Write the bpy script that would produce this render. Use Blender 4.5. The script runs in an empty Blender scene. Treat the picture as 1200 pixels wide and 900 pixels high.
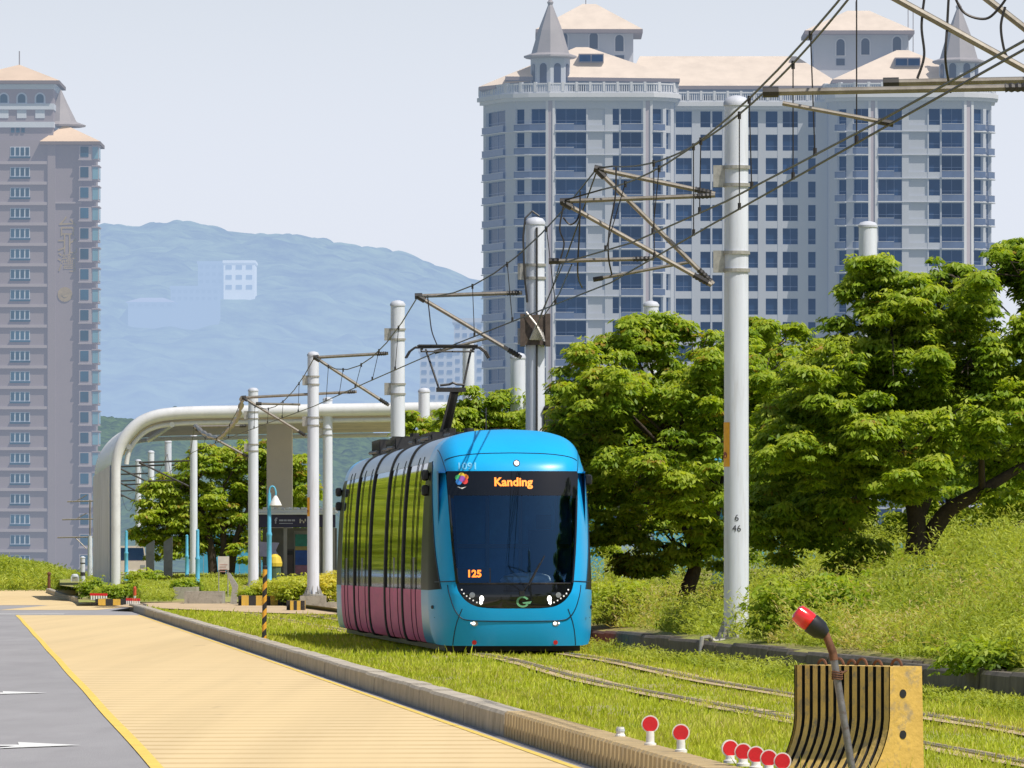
import bpy, math, random
import numpy as np
from mathutils import Vector, Matrix
R = math.radians
random.seed(7)
rng = np.random.default_rng(11)
SC = bpy.context.scene
COL = SC.collection

# ------------------------------------------------------------------ measuring helpers
F = 9000.0            # focal length in photo pixels (270 mm on 36 mm)
EYE = 1.5
def X_at(px, Y): return (px - 600.0) / F * Y
def Z_at(py, Y): return EYE + (660.0 - py) / F * Y
def kerb_x(Y): return 0.667 - 0.068 * (Y - 60.0)
def wall_x(Y): return 1.75 - 0.0715 * (Y - 127.0)
def pole_x(Y): return 2.3 - 0.0715 * (Y - 127.0)
def smooth(t):
    t = max(0.0, min(1.0, t)); return t * t * (3 - 2 * t)
def track_x(Y): return -0.0715 * (Y - 127.0) - 0.55 * smooth((120 - Y) / 28.0)
ROAD_Z = -0.10

# ------------------------------------------------------------------ object helpers
def tag(o, label=None, cat=None, group=None, kind=None):
    if label: o['label'] = label
    if cat: o['category'] = cat
    if group: o['group'] = group
    if kind: o['kind'] = kind
    return o
def thing(name, label, cat, loc=(0, 0, 0), rz=0.0, group=None):
    o = bpy.data.objects.new(name, None)
    o.empty_display_size = 0.3
    COL.objects.link(o)
    o.location = loc; o.rotation_euler = (0, 0, rz)
    return tag(o, label, cat, group)
def copy_tree(o, parent=None):
    c = o.copy(); COL.objects.link(c); c.parent = parent
    for ch in [x for x in SC.objects if x.parent == o]:
        copy_tree(ch, c)
    return c

class MB:
    """collects shapes and links them as one mesh object"""
    def __init__(s): s.v = []; s.f = []; s.m = []; s.cur = 0
    def face(s, idx): s.f.append(tuple(idx)); s.m.append(s.cur)
    def mat(s, i): s.cur = i; return s
    def quad(s, a, b, c, d):
        n = len(s.v); s.v += [tuple(a), tuple(b), tuple(c), tuple(d)]; s.face((n, n+1, n+2, n+3))
    def tri(s, a, b, c):
        n = len(s.v); s.v += [tuple(a), tuple(b), tuple(c)]; s.face((n, n+1, n+2))
    def box(s, x0, x1, y0, y1, z0, z1, rz=0.0, c=None):
        P = [(x0,y0,z0),(x1,y0,z0),(x1,y1,z0),(x0,y1,z0),(x0,y0,z1),(x1,y0,z1),(x1,y1,z1),(x0,y1,z1)]
        if rz:
            cx, cy = c if c else ((x0+x1)/2, (y0+y1)/2)
            ca, sa = math.cos(rz), math.sin(rz)
            P = [(cx+(x-cx)*ca-(y-cy)*sa, cy+(x-cx)*sa+(y-cy)*ca, z) for x, y, z in P]
        n = len(s.v); s.v += P
        for q in ((0,3,2,1),(4,5,6,7),(0,1,5,4),(1,2,6,5),(2,3,7,6),(3,0,4,7)): s.face([n+i for i in q])
        return s
    def tube(s, pts, rad, n=8, caps=True):
        pts = [Vector(p) for p in pts]
        if not hasattr(rad, '__len__'): rad = [rad] * len(pts)
        rings = []
        prev = None
        for i, p in enumerate(pts):
            if i == 0: d = pts[1] - pts[0]
            elif i == len(pts) - 1: d = pts[-1] - pts[-2]
            else: d = (pts[i+1] - pts[i]).normalized() + (pts[i] - pts[i-1]).normalized()
            d = d.normalized() if d.length > 1e-9 else Vector((0, 0, 1))
            if prev is None:
                a = d.cross(Vector((0, 0, 1)))
                if a.length < 1e-3: a = d.cross(Vector((1, 0, 0)))
            else:
                a = prev - d * prev.dot(d)
            a.normalize(); b = d.cross(a); prev = a
            base = len(s.v)
            for k in range(n):
                t = 2 * math.pi * k / n
                q = p + (a * math.cos(t) + b * math.sin(t)) * rad[i]
                s.v.append((q.x, q.y, q.z))
            rings.append(base)
        for i in range(len(rings) - 1):
            for k in range(n):
                s.face((rings[i]+k, rings[i]+(k+1) % n, rings[i+1]+(k+1) % n, rings[i+1]+k))
        if caps:
            s.face([rings[0]+k for k in range(n)][::-1]); s.face([rings[-1]+k for k in range(n)])
        return s
    def lathe(s, prof, c=(0, 0, 0), n=20):
        rings = []
        for r, z in prof:
            base = len(s.v)
            for k in range(n):
                t = 2 * math.pi * k / n
                s.v.append((c[0] + r*math.cos(t), c[1] + r*math.sin(t), c[2] + z))
            rings.append(base)
        for i in range(len(rings) - 1):
            for k in range(n):
                s.face((rings[i]+k, rings[i]+(k+1) % n, rings[i+1]+(k+1) % n, rings[i+1]+k))
        s.face([rings[0]+k for k in range(n)][::-1]); s.face([rings[-1]+k for k in range(n)])
        return s
    def prism(s, poly, y0, y1):
        """polygon in xz (counter-clockwise seen from -y), extruded along y"""
        n = len(poly); b = len(s.v)
        s.v += [(x, y0, z) for x, z in poly] + [(x, y1, z) for x, z in poly]
        s.face([b+i for i in range(n)]); s.face([b+n+i for i in range(n)][::-1])
        for i in range(n):
            j = (i+1) % n; s.face((b+j, b+i, b+n+i, b+n+j))
        return s
    def slab(s, poly, z0, z1):
        """polygon in xy (ccw from above), extruded along z"""
        n = len(poly); b = len(s.v)
        s.v += [(x, y, z0) for x, y in poly] + [(x, y, z1) for x, y in poly]
        s.face([b+i for i in range(n)][::-1]); s.face([b+n+i for i in range(n)])
        for i in range(n):
            j = (i+1) % n; s.face((b+i, b+j, b+n+j, b+n+i))
        return s
    def grid(s, rows, close=False):
        """rows: list of equally long lists of points"""
        b = len(s.v); m = len(rows[0])
        for r in rows: s.v += [tuple(p) for p in r]
        for i in range(len(rows)-1):
            for j in range(m-1 if not close else m):
                k = (j+1) % m
                s.face((b+i*m+j, b+i*m+k, b+(i+1)*m+k, b+(i+1)*m+j))
        return s
    def build(s, name, mats, parent=None, smooth_angle=None, loc=None):
        if not isinstance(mats, (list, tuple)): mats = [mats]
        me = bpy.data.meshes.new(name)
        me.from_pydata(s.v, [], s.f)
        for m in mats: me.materials.append(m)
        if len(mats) > 1: me.polygons.foreach_set('material_index', s.m)
        if smooth_angle is not None:
            me.polygons.foreach_set('use_smooth', [True]*len(me.polygons))
            me.set_sharp_from_angle(angle=R(smooth_angle))
        me.update()
        o = bpy.data.objects.new(name, me); COL.objects.link(o)
        if parent: o.parent = parent
        if loc: o.location = loc
        return o

def mesh_np(name, verts, faces, mat, colors=None, parent=None, smooth_=False):
    """big meshes: verts (N,3), faces (M,k)"""
    me = bpy.data.meshes.new(name)
    nv, (nf, k) = len(verts), faces.shape
    me.vertices.add(nv); me.vertices.foreach_set('co', np.asarray(verts, dtype=np.float32).ravel())
    me.loops.add(nf*k); me.loops.foreach_set('vertex_index', faces.astype(np.int32).ravel())
    me.polygons.add(nf)
    me.polygons.foreach_set('loop_start', np.arange(0, nf*k, k, dtype=np.int32))
    me.polygons.foreach_set('loop_total', np.full(nf, k, dtype=np.int32))
    if smooth_: me.polygons.foreach_set('use_smooth', np.ones(nf, dtype=bool))
    if colors is not None:
        a = me.color_attributes.new('Col', 'FLOAT_COLOR', 'POINT')
        a.data.foreach_set('color', np.c_[colors, np.ones(nv)].astype(np.float32).ravel())
    me.update(calc_edges=True); me.validate()
    mats = mat if isinstance(mat, (list, tuple)) else [mat]
    for m in mats: me.materials.append(m)
    o = bpy.data.objects.new(name, me); COL.objects.link(o)
    if parent: o.parent = parent
    return o

def text_mb(body, size, bold=0.0):
    """flat lettering in the xz plane facing -y, centred on the origin: list of verts, faces"""
    c = bpy.data.curves.new('lettering', 'FONT'); c.body = body; c.size = size
    c.align_x = 'CENTER'; c.align_y = 'CENTER'; c.offset = bold; c.resolution_u = 3
    o = bpy.data.objects.new('lettering', c); COL.objects.link(o)
    dg = bpy.context.evaluated_depsgraph_get()
    m = bpy.data.meshes.new_from_object(o.evaluated_get(dg))
    vs = [(v.co.x, 0.0, v.co.y) for v in m.vertices]; fs = [tuple(p.vertices) for p in m.polygons]
    bpy.data.objects.remove(o); bpy.data.curves.remove(c); bpy.data.meshes.remove(m)
    return vs, fs
def add_text(mb, body, size, fn, bold=0.0):
    vs, fs = text_mb(body, size, bold)
    b = len(mb.v)
    mb.v += [tuple(fn(x, z)) for x, _, z in vs]
    for f in fs: mb.face([b+i for i in f])

# ------------------------------------------------------------------ materials
HAZE = (0.42, 0.57, 0.82)
def new_mat(name):
    m = bpy.data.materials.new(name); m.use_nodes = True
    nt = m.node_tree; nt.nodes.clear()
    out = nt.nodes.new('ShaderNodeOutputMaterial')
    return m, nt, out
def N(nt, t, **kw):
    n = nt.nodes.new(t)
    for k, v in kw.items(): setattr(n, k, v)
    return n
def pmat(name, base, rough=0.6, metal=0.0, var=0.12, scale=3.0, bump=0.0, bscale=None, haze=0.0, hcol=None,
         stretch=(1, 1, 1), dirt=None, dirt_amt=0.5, coat=0.0, spec=0.5, emit=None, rnd=0.0, alt=None):
    m, nt, out = new_mat(name)
    L = nt.links.new
    b = N(nt, 'ShaderNodeBsdfPrincipled')
    b.inputs['Roughness'].default_value = rough; b.inputs['Metallic'].default_value = metal
    b.inputs['Coat Weight'].default_value = coat; b.inputs['Coat Roughness'].default_value = 0.05
    b.inputs['Specular IOR Level'].default_value = spec
    tc = N(nt, 'ShaderNodeTexCoord'); mp = N(nt, 'ShaderNodeMapping'); mp.inputs['Scale'].default_value = stretch
    L(tc.outputs['Object'], mp.inputs['Vector'])
    no = N(nt, 'ShaderNodeTexNoise'); no.inputs['Scale'].default_value = scale; no.inputs['Detail'].default_value = 6
    no.inputs['Roughness'].default_value = 0.65
    L(mp.outputs[0], no.inputs['Vector'])
    rmp = N(nt, 'ShaderNodeMapRange'); rmp.inputs[1].default_value = 0.3; rmp.inputs[2].default_value = 0.7
    rmp.inputs[3].default_value = 1 - var; rmp.inputs[4].default_value = 1 + var
    L(no.outputs['Fac'], rmp.inputs[0])
    mul = N(nt, 'ShaderNodeMix', data_type='RGBA', blend_type='MULTIPLY'); mul.inputs[0].default_value = 1.0
    mul.inputs[6].default_value = (*base, 1); L(rmp.outputs[0], mul.inputs[7])
    col = mul.outputs[2]
    if alt is not None:      # second colour in big patches
        n3 = N(nt, 'ShaderNodeTexNoise'); n3.inputs['Scale'].default_value = scale*0.35; n3.inputs['Detail'].default_value = 4
        L(mp.outputs[0], n3.inputs['Vector'])
        r3 = N(nt, 'ShaderNodeMapRange'); r3.inputs[1].default_value = 0.45; r3.inputs[2].default_value = 0.6
        L(n3.outputs['Fac'], r3.inputs[0])
        mx = N(nt, 'ShaderNodeMix', data_type='RGBA'); mx.inputs[7].default_value = (*alt, 1)
        L(r3.outputs[0], mx.inputs[0]); L(col, mx.inputs[6]); col = mx.outputs[2]
    if dirt is not None:
        n2 = N(nt, 'ShaderNodeTexNoise'); n2.inputs['Scale'].default_value = scale*2.3; n2.inputs['Detail'].default_value = 8
        n2.inputs['Roughness'].default_value = 0.7
        L(mp.outputs[0], n2.inputs['Vector'])
        r2 = N(nt, 'ShaderNodeMapRange'); r2.inputs[1].default_value = 0.5; r2.inputs[2].default_value = 0.72
        r2.inputs[4].default_value = dirt_amt
        L(n2.outputs['Fac'], r2.inputs[0])
        mx = N(nt, 'ShaderNodeMix', data_type='RGBA'); mx.inputs[7].default_value = (*dirt, 1)
        L(r2.outputs[0], mx.inputs[0]); L(col, mx.inputs[6]); col = mx.outputs[2]
    if rnd:
        oi = N(nt, 'ShaderNodeObjectInfo'); rr = N(nt, 'ShaderNodeMapRange')
        rr.inputs[3].default_value = 1 - rnd; rr.inputs[4].default_value = 1 + rnd
        L(oi.outputs['Random'], rr.inputs[0])
        mx = N(nt, 'ShaderNodeMix', data_type='RGBA', blend_type='MULTIPLY'); mx.inputs[0].default_value = 1.0
        L(col, mx.inputs[6]); L(rr.outputs[0], mx.inputs[7]); col = mx.outputs[2]
    L(col, b.inputs['Base Color'])
    if bump:
        nb = N(nt, 'ShaderNodeTexNoise'); nb.inputs['Scale'].default_value = bscale or scale*6; nb.inputs['Detail'].default_value = 5
        L(mp.outputs[0], nb.inputs['Vector'])
        bp = N(nt, 'ShaderNodeBump'); bp.inputs['Strength'].default_value = bump; bp.inputs['Distance'].default_value = 0.02
        L(nb.outputs['Fac'], bp.inputs['Height']); L(bp.outputs[0], b.inputs['Normal'])
    if emit:
        b.inputs['Emission Color'].default_value = (*emit[0], 1); b.inputs['Emission Strength'].default_value = emit[1]
    sh = b.outputs[0]
    if haze:
        sh = add_haze(nt, sh, haze, hcol)
    L(sh, out.inputs[0])
    m['bsdf'] = b.name
    return m
def add_haze(nt, sh, fac, hcol=None):  # distance haze painted on as emission mixed into the surface
    e = N(nt, 'ShaderNodeEmission'); e.inputs[0].default_value = (*(hcol or HAZE), 1)
    mx = N(nt, 'ShaderNodeMixShader'); 
    if isinstance(fac, float): mx.inputs[0].default_value = fac
    else: nt.links.new(fac, mx.inputs[0])
    nt.links.new(sh, mx.inputs[1]); nt.links.new(e.outputs[0], mx.inputs[2])
    return mx.outputs[0]
def leaf_mat(name, transl=0.5, rough=0.5, haze=0.0, spec=0.35):
    m, nt, out = new_mat(name); L = nt.links.new
    at = N(nt, 'ShaderNodeAttribute'); at.attribute_name = 'Col'
    b = N(nt, 'ShaderNodeBsdfPrincipled'); b.inputs['Roughness'].default_value = rough
    b.inputs['Specular IOR Level'].default_value = spec
    L(at.outputs['Color'], b.inputs['Base Color'])
    t = N(nt, 'ShaderNodeBsdfTranslucent')
    g = N(nt, 'ShaderNodeMix', data_type='RGBA', blend_type='MULTIPLY'); g.inputs[0].default_value = 1
    g.inputs[7].default_value = (1.5, 1.45, 0.55, 1); L(at.outputs['Color'], g.inputs[6]); L(g.outputs[2], t.inputs['Color'])
    mx = N(nt, 'ShaderNodeMixShader'); mx.inputs[0].default_value = transl
    L(b.outputs[0], mx.inputs[1]); L(t.outputs[0], mx.inputs[2])
    sh = mx.outputs[0]
    if haze: sh = add_haze(nt, sh, haze)
    L(sh, out.inputs[0]); return m

M = {}
M['white_pole'] = pmat('white pole paint', (0.62, 0.65, 0.72), 0.38, var=0.05, scale=2, stretch=(3, 3, .25), dirt=(.36, .33, .30), dirt_amt=.35, spec=.4)
M['pole_cap'] = pmat('dull white pole cap', (.46, .48, .53), .6, var=.1, scale=6)
M['galv'] = pmat('galvanised steel', (0.42, 0.40, 0.36), 0.45, .55, var=.2, scale=12)
M['tube_brown'] = pmat('weathered cantilever tube', (0.25, 0.225, 0.19), 0.42, .4, var=.2, scale=8, dirt=(.16, .125, .10), dirt_amt=.5)
M['dark_metal'] = pmat('dark metal', (0.045, 0.042, 0.04), .5, .3, scale=10)
M['wire'] = pmat('overhead copper wire', (0.035, 0.03, 0.028), .5, .3, scale=20)
M['black_plastic'] = pmat('black plastic', (.015, .015, .017), .4, scale=10)
M['concrete'] = pmat('weathered concrete', (.33, .30, .25), .85, var=.22, scale=2.2, bump=.5, bscale=25, dirt=(.10, .09, .075), dirt_amt=.75)
M['wall_concrete'] = pmat('stained retaining wall concrete', (.13, .11, .09), .9, var=.35, scale=1.6, stretch=(1, 1, .3), bump=.6, bscale=20, dirt=(.035, .03, .025), dirt_amt=.8)
M['rust'] = pmat('rusty steel', (.16, .07, .035), .8, .3, var=.4, scale=18)
M['bark'] = pmat('tree bark', (.05, .036, .026), .95, var=.35, scale=9, bump=.9, bscale=30)
M['leaf'] = leaf_mat('tree leaves')
M['leaf_far'] = leaf_mat('far tree leaves', haze=.07)
M['leaf_hill'] = leaf_mat('hill tree leaves', haze=.42)
M['grass'] = leaf_mat('grass blades', transl=.4, rough=.6, spec=.15)
M['weed'] = leaf_mat('weed leaves', transl=.4, rough=.6, spec=.15)
M['red_refl'] = pmat('red reflector', (.62, .012, .02), .35, var=.1, scale=60, spec=.5)
M['white_plastic'] = pmat('white plastic', (.72, .70, .66), .5, var=.1, scale=20)
M['sky_blue_paint'] = pmat('light blue paint', (.10, .42, .62), .45, var=.1, scale=4, dirt=(.10, .25, .33), dirt_amt=.4)
M['orange_sticker'] = pmat('orange sticker', (.85, .40, .02), .5, scale=20)
M['black_paint'] = pmat('black paint', (.02, .02, .022), .6, var=.3, scale=14, dirt=(.14, .12, .1), dirt_amt=.4)
M['yellow_paint'] = pmat('worn yellow paint', (.62, .38, .05), .65, var=.12, scale=8, dirt=(.28, .26, .23), dirt_amt=.35)
M['lettering_dark'] = pmat('dark lettering', (.03, .03, .035), .6, scale=20)

# ------------------------------------------------------------------ world, sun, camera
SUN_EL, SUN_A = 57.0, 52.0       # elevation; degrees to the right of straight behind the camera
w = bpy.data.worlds.new('World'); SC.world = w; w.use_nodes = True
nt = w.node_tree; nt.nodes.clear(); L = nt.links.new
wo = N(nt, 'ShaderNodeOutputWorld'); bg = N(nt, 'ShaderNodeBackground')
sk = N(nt, 'ShaderNodeTexSky', sky_type='NISHITA'); sk.sun_disc = False
sk.sun_elevation = R(SUN_EL); sk.sun_rotation = R(180 - SUN_A)
sk.air_density = 1.0; sk.dust_density = 1.6; sk.ozone_density = 1.2
tc = N(nt, 'ShaderNodeTexCoord'); sp = N(nt, 'ShaderNodeSeparateXYZ'); L(tc.outputs['Generated'], sp.inputs[0])
mr = N(nt, 'ShaderNodeMapRange', interpolation_type='SMOOTHSTEP'); mr.inputs[1].default_value = 0.045; mr.inputs[2].default_value = 0.16
mr.inputs[3].default_value = .93; mr.inputs[4].default_value = 0.0
L(sp.outputs[2], mr.inputs[0])
hz = N(nt, 'ShaderNodeMix', data_type='RGBA'); hz.inputs[7].default_value = (7.95, 8.4, 9.45, 1)   # bright humid haze low over the horizon
L(mr.outputs[0], hz.inputs[0]); L(sk.outputs[0], hz.inputs[6])
L(hz.outputs[2], bg.inputs[0]); bg.inputs[1].default_value = 0.10
L(bg.outputs[0], wo.inputs[0])

sl = bpy.data.lights.new('sun', 'SUN'); sl.energy = 5.0; sl.angle = R(.5); sl.color = (1.0, .95, .87)
so = bpy.data.objects.new('sun', sl); COL.objects.link(so)
sv = Vector((math.sin(R(SUN_A))*math.cos(R(SUN_EL)), -math.cos(R(SUN_A))*math.cos(R(SUN_EL)), math.sin(R(SUN_EL))))
so.rotation_euler = (-sv).to_track_quat('-Z', 'Y').to_euler(); so.location = (0, 0, 300)

cd = bpy.data.cameras.new('camera'); cam = bpy.data.objects.new('camera', cd); COL.objects.link(cam)
cd.sensor_fit = 'HORIZONTAL'; cd.sensor_width = 36; cd.lens = 270; cd.shift_y = 0.175
cd.clip_start = 1; cd.clip_end = 30000
cam.location = (0, 0, EYE); cam.rotation_euler = (R(90), 0, 0); SC.camera = cam
SC.view_settings.view_transform = 'Standard'; SC.view_settings.look = 'None'; SC.view_settings.exposure = 0
SC.cycles.max_bounces = 8; SC.cycles.transparent_max_bounces = 12
SC.cycles.sample_clamp_indirect = 6.0
# ================================================================== THE SETTING
def structure(mb, name, mat, **k):
    o = mb.build(name, mat, **k); o['kind'] = 'structure'; return o

M['ground'] = pmat('far ground', (.16, .19, .06), .95, var=.3, scale=.05, alt=(.25, .2, .11))
M['asphalt'] = pmat('asphalt', (.285, .275, .28), .85, var=.10, scale=.6, bump=.25, bscale=60, stretch=(1, .15, 1), dirt=(.22, .21, .215), dirt_amt=.5)
mb = MB(); mb.quad((-9000, -200, -.16), (9000, -200, -.16), (9000, 16000, -.16), (-9000, 16000, -.16))
structure(mb, 'ground', M['ground'])

def ribbon(xl, xr, Ys, z):
    return [[(xl(Y), Y, z) for Y in Ys], [(xr(Y), Y, z) for Y in Ys]]
Ysr = [25, 60, 100, 150, 200, 260, 300, 400, 500, 640]
mb = MB(); mb.grid([[(-40 - .07*(Y-60), Y, ROAD_Z) for Y in Ysr], [(kerb_x(Y)+.05 if Y < 262 else kerb_x(262)+.05+(Y-262)*.02, Y, ROAD_Z) for Y in Ysr]][::-1])
structure(mb, 'road', M['asphalt'])

# tan lane with transverse grooves
m, nt, out = new_mat('tan grooved lane surfacing'); L = nt.links.new
b = N(nt, 'ShaderNodeBsdfPrincipled'); b.inputs['Roughness'].default_value = .8; b.inputs['Specular IOR Level'].default_value = .25
tc = N(nt, 'ShaderNodeTexCoord'); sep = N(nt, 'ShaderNodeSeparateXYZ'); L(tc.outputs['Object'], sep.inputs[0])
n1 = N(nt, 'ShaderNodeTexNoise'); n1.inputs['Scale'].default_value = .45; n1.inputs['Detail'].default_value = 8; n1.inputs['Roughness'].default_value = .7
mp = N(nt, 'ShaderNodeMapping'); mp.inputs['Scale'].default_value = (1.0, .12, 1); L(tc.outputs['Object'], mp.inputs[0]); L(mp.outputs[0], n1.inputs['Vector'])
# grooves across the lane, irregular spacing
ndist = N(nt, 'ShaderNodeTexNoise', noise_dimensions='2D'); ndist.inputs['Scale'].default_value = .25; L(tc.outputs['Object'], ndist.inputs['Vector'])
ma = N(nt, 'ShaderNodeMath', operation='MULTIPLY_ADD'); ma.inputs[1].default_value = .8; L(ndist.outputs['Fac'], ma.inputs[0])
xs = N(nt, 'ShaderNodeMath', operation='MULTIPLY_ADD'); xs.inputs[1].default_value = -.05; L(sep.outputs[0], xs.inputs[0]); L(sep.outputs[1], xs.inputs[2])
L(xs.outputs[0], ma.inputs[2])
fr = N(nt, 'ShaderNodeMath', operation='MULTIPLY'); fr.inputs[1].default_value = .66; L(ma.outputs[0], fr.inputs[0])
fc = N(nt, 'ShaderNodeMath', operation='FRACT'); L(fr.outputs[0], fc.inputs[0])
gr = N(nt, 'ShaderNodeMapRange'); gr.inputs[1].default_value = .60; gr.inputs[2].default_value = .80; L(fc.outputs[0], gr.inputs[0])
gm = N(nt, 'ShaderNodeMath', operation='MULTIPLY'); L(gr.outputs[0], gm.inputs[0]); 
nfade = N(nt, 'ShaderNodeMapRange'); nfade.inputs[1].default_value = .35; nfade.inputs[2].default_value = .65; nfade.inputs[3].default_value = .15; nfade.inputs[4].default_value = .75
L(n1.outputs['Fac'], nfade.inputs[0]); L(nfade.outputs[0], gm.inputs[1])
cr = N(nt, 'ShaderNodeMix', data_type='RGBA'); cr.inputs[6].default_value = (.62, .46, .235, 1); cr.inputs[7].default_value = (.71, .56, .33, 1); L(n1.outputs['Fac'], cr.inputs[0])
cg = N(nt, 'ShaderNodeMix', data_type='RGBA'); cg.inputs[7].default_value = (.44, .30, .13, 1); L(gm.outputs[0], cg.inputs[0]); L(cr.outputs[2], cg.inputs[6])
n5 = N(nt, 'ShaderNodeTexNoise'); n5.inputs['Scale'].default_value = 1.4; n5.inputs['Detail'].default_value = 3
mp5 = N(nt, 'ShaderNodeMapping'); mp5.inputs['Scale'].default_value = (1.0, .2, 1); L(tc.outputs['Object'], mp5.inputs[0]); L(mp5.outputs[0], n5.inputs['Vector'])
sp5 = N(nt, 'ShaderNodeMapRange'); sp5.inputs[1].default_value = .70; sp5.inputs[2].default_value = .76; sp5.inputs[4].default_value = .6; L(n5.outputs['Fac'], sp5.inputs[0])
cs = N(nt, 'ShaderNodeMix', data_type='RGBA'); cs.inputs[7].default_value = (.28, .20, .13, 1); L(sp5.outputs[0], cs.inputs[0]); L(cg.outputs[2], cs.inputs[6])
n6 = N(nt, 'ShaderNodeTexNoise'); n6.inputs['Scale'].default_value = 1.0; n6.inputs['Detail'].default_value = 5
mp6 = N(nt, 'ShaderNodeMapping'); mp6.inputs['Scale'].default_value = (1.6, .018, 1); mp6.inputs['Rotation'].default_value = (0, 0, R(-4)); L(tc.outputs['Object'], mp6.inputs[0]); L(mp6.outputs[0], n6.inputs['Vector'])
sp6 = N(nt, 'ShaderNodeMapRange'); sp6.inputs[1].default_value = .42; sp6.inputs[2].default_value = .68; sp6.inputs[3].default_value = 1.0; sp6.inputs[4].default_value = .91; L(n6.outputs['Fac'], sp6.inputs[0])
cw = N(nt, 'ShaderNodeMix', data_type='RGBA', blend_type='MULTIPLY'); cw.inputs[0].default_value = 1; L(cs.outputs[2], cw.inputs[6]); L(sp6.outputs[0], cw.inputs[7])
L(cw.outputs[2], b.inputs['Base Color'])
L(b.outputs[0], out.inputs[0]); M['tan_lane'] = m

def ylx(Y): return -2.8 - 0.0706*(Y-60)      # yellow line on the left of the tan lane
Ys = [30, 60, 90, 120, 150, 200, 236]
mb = MB(); mb.grid(ribbon(lambda Y: kerb_x(Y)-.15, ylx, Ys, ROAD_Z+.004))
structure(mb, 'tan_lane', M['tan_lane'])
mb = MB(); Ys2 = [292, 330, 400, 500, 620]
mb.grid(ribbon(lambda Y: -17.2-.0706*(Y-300)+2.2, lambda Y: -17.2-.0706*(Y-300)-9, Ys2, ROAD_Z+.004))
structure(mb, 'tan_lane', M['tan_lane'])
mb = MB(); mb.quad((-17.5, 262, ROAD_Z+.004), (-14.2, 262, ROAD_Z+.004), (-13.9, 292, ROAD_Z+.004), (-17.6, 292, ROAD_Z+.004)); 
structure(mb, 'tan_lane', M['tan_lane'])
M['line_yellow'] = pmat('yellow road line', (.74, .52, .10), .7, var=.12, scale=3, dirt=(.5, .38, .15), dirt_amt=.5)
M['line_white'] = pmat('white road line', (.70, .70, .68), .7, var=.08, scale=3, dirt=(.45, .44, .42), dirt_amt=.5)
mb = MB()
def wob(Y): return .006*math.sin(Y*.21)
mb.grid(ribbon(lambda Y: ylx(Y)+.075+wob(Y), lambda Y: ylx(Y)-.03+wob(Y), [30]+list(range(40, 237, 4)), ROAD_Z+.008))
mb.grid(ribbon(lambda Y: kerb_x(Y)-.14, lambda Y: kerb_x(Y)-.21, Ys, ROAD_Z+.008))
structure(mb, 'yellow_road_lines', M['line_yellow'])
mb = MB()
# lane arrows: stem runs along the lane (out of frame to the left), a branch turns right to a pointed head
for Y, xt in ((67.3, -3.78), (94.5, -5.72), (146, -10.2)):
    xc = xt - 2.0
    z = ROAD_Z+.008
    mb.quad((xc-.12, Y-2.5, z), (xc+.12, Y-2.5, z), (xc+.12, Y+.12, z), (xc-.12, Y+.12, z))
    mb.quad((xc+.12, Y-.35, z), (xt-.55, Y-.35, z), (xt-.55, Y+.12, z), (xc+.12, Y+.12, z))
    n = len(mb.v); mb.v += [(xt-.68, Y-1.3, z), (xt, Y-.05, z), (xt-.62, Y+1.1, z), (xt-.55, Y+.12, z), (xt-.55, Y-.35, z)]
    mb.face((n, n+1, n+2, n+3, n+4))
z = ROAD_Z+.008
mb.quad((-26, 239.5, z), (-14.0, 239.5, z), (-14.05, 241.5, z), (-26, 241.5, z))
structure(mb, 'white_road_markings', M['line_white'])
# pale paved crossing beyond the kerb end
M['paving'] = pmat('tan paving', (.50, .37, .22), .85, var=.18, scale=2, dirt=(.3, .24, .17), dirt_amt=.5)
mb = MB(); z = .055
mb.grid([[(-13.4, 257, z), (-12.1, 251, z), (-7.35, 225, z), (-4.6, 215, z), (0, 200, z)], [(-13.9, 285, z-.03), (-12.3, 283, z), (-8.2, 268, z), (-5.2, 260, z), (0, 250, z)]])
structure(mb, 'crossing_path', M['paving'])

# tram bed: gently lumpy turf sheet between kerb and wall
M['turf'] = pmat('turf', (.26, .28, .05), .95, var=.35, scale=1.2, stretch=(1, .3, 1), alt=(.28, .24, .09))
rows = []
for Y in np.linspace(42, 300, 90):
    xl, xr = kerb_x(Y)+.25, wall_x(Y)+.05
    if Y > 262: xl = kerb_x(262)+.25+(Y-262)*-.03
    rows.append([(xl+(xr-xl)*t, Y, .0+.02*math.sin(Y*.7+t*9)*min(1, 200/Y)) for t in np.linspace(0, 1, 9)])
structure(MB().grid(rows), 'tram_bed', M['turf'])
# dirt strips with rails sunk in them
M['dirt'] = pmat('dry dirt', (.46, .34, .20), .95, var=.3, scale=3, stretch=(1, .3, 1), dirt=(.16, .16, .05), dirt_amt=.7)
M['rail_steel'] = pmat('rail steel', (.33, .27, .17), .5, .5, var=.3, scale=6)
for s in (-1, 1):
    mb = MB(); YY = list(np.linspace(46, 300, 80))
    mb.grid([[(track_x(Y)+s*.73-.21-.05*math.sin(Y), Y, .036) for Y in YY], [(track_x(Y)+s*.73+.20+.06*math.sin(Y*1.7), Y, .036) for Y in YY]][::-1])
    structure(mb, 'dirt_strip', M['dirt'])
    mb = MB()
    mb.grid([[(track_x(Y)+s*.73+dx, Y, z) for Y in YY] for dx, z in ((-.05, .035), (-.05, .05), (-.012, .05), (-.012, .042), (.01, .042), (.01, .05), (.05, .05), (.05, .035))][::-1])
    r = mb.build('tram_rail', M['rail_steel'])
    tag(r, 'tram rail sunk in the turf, ' + ('the one nearer the road kerb' if s < 0 else 'the one nearer the retaining wall'), 'rail', 'rails of the tram track')

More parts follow.
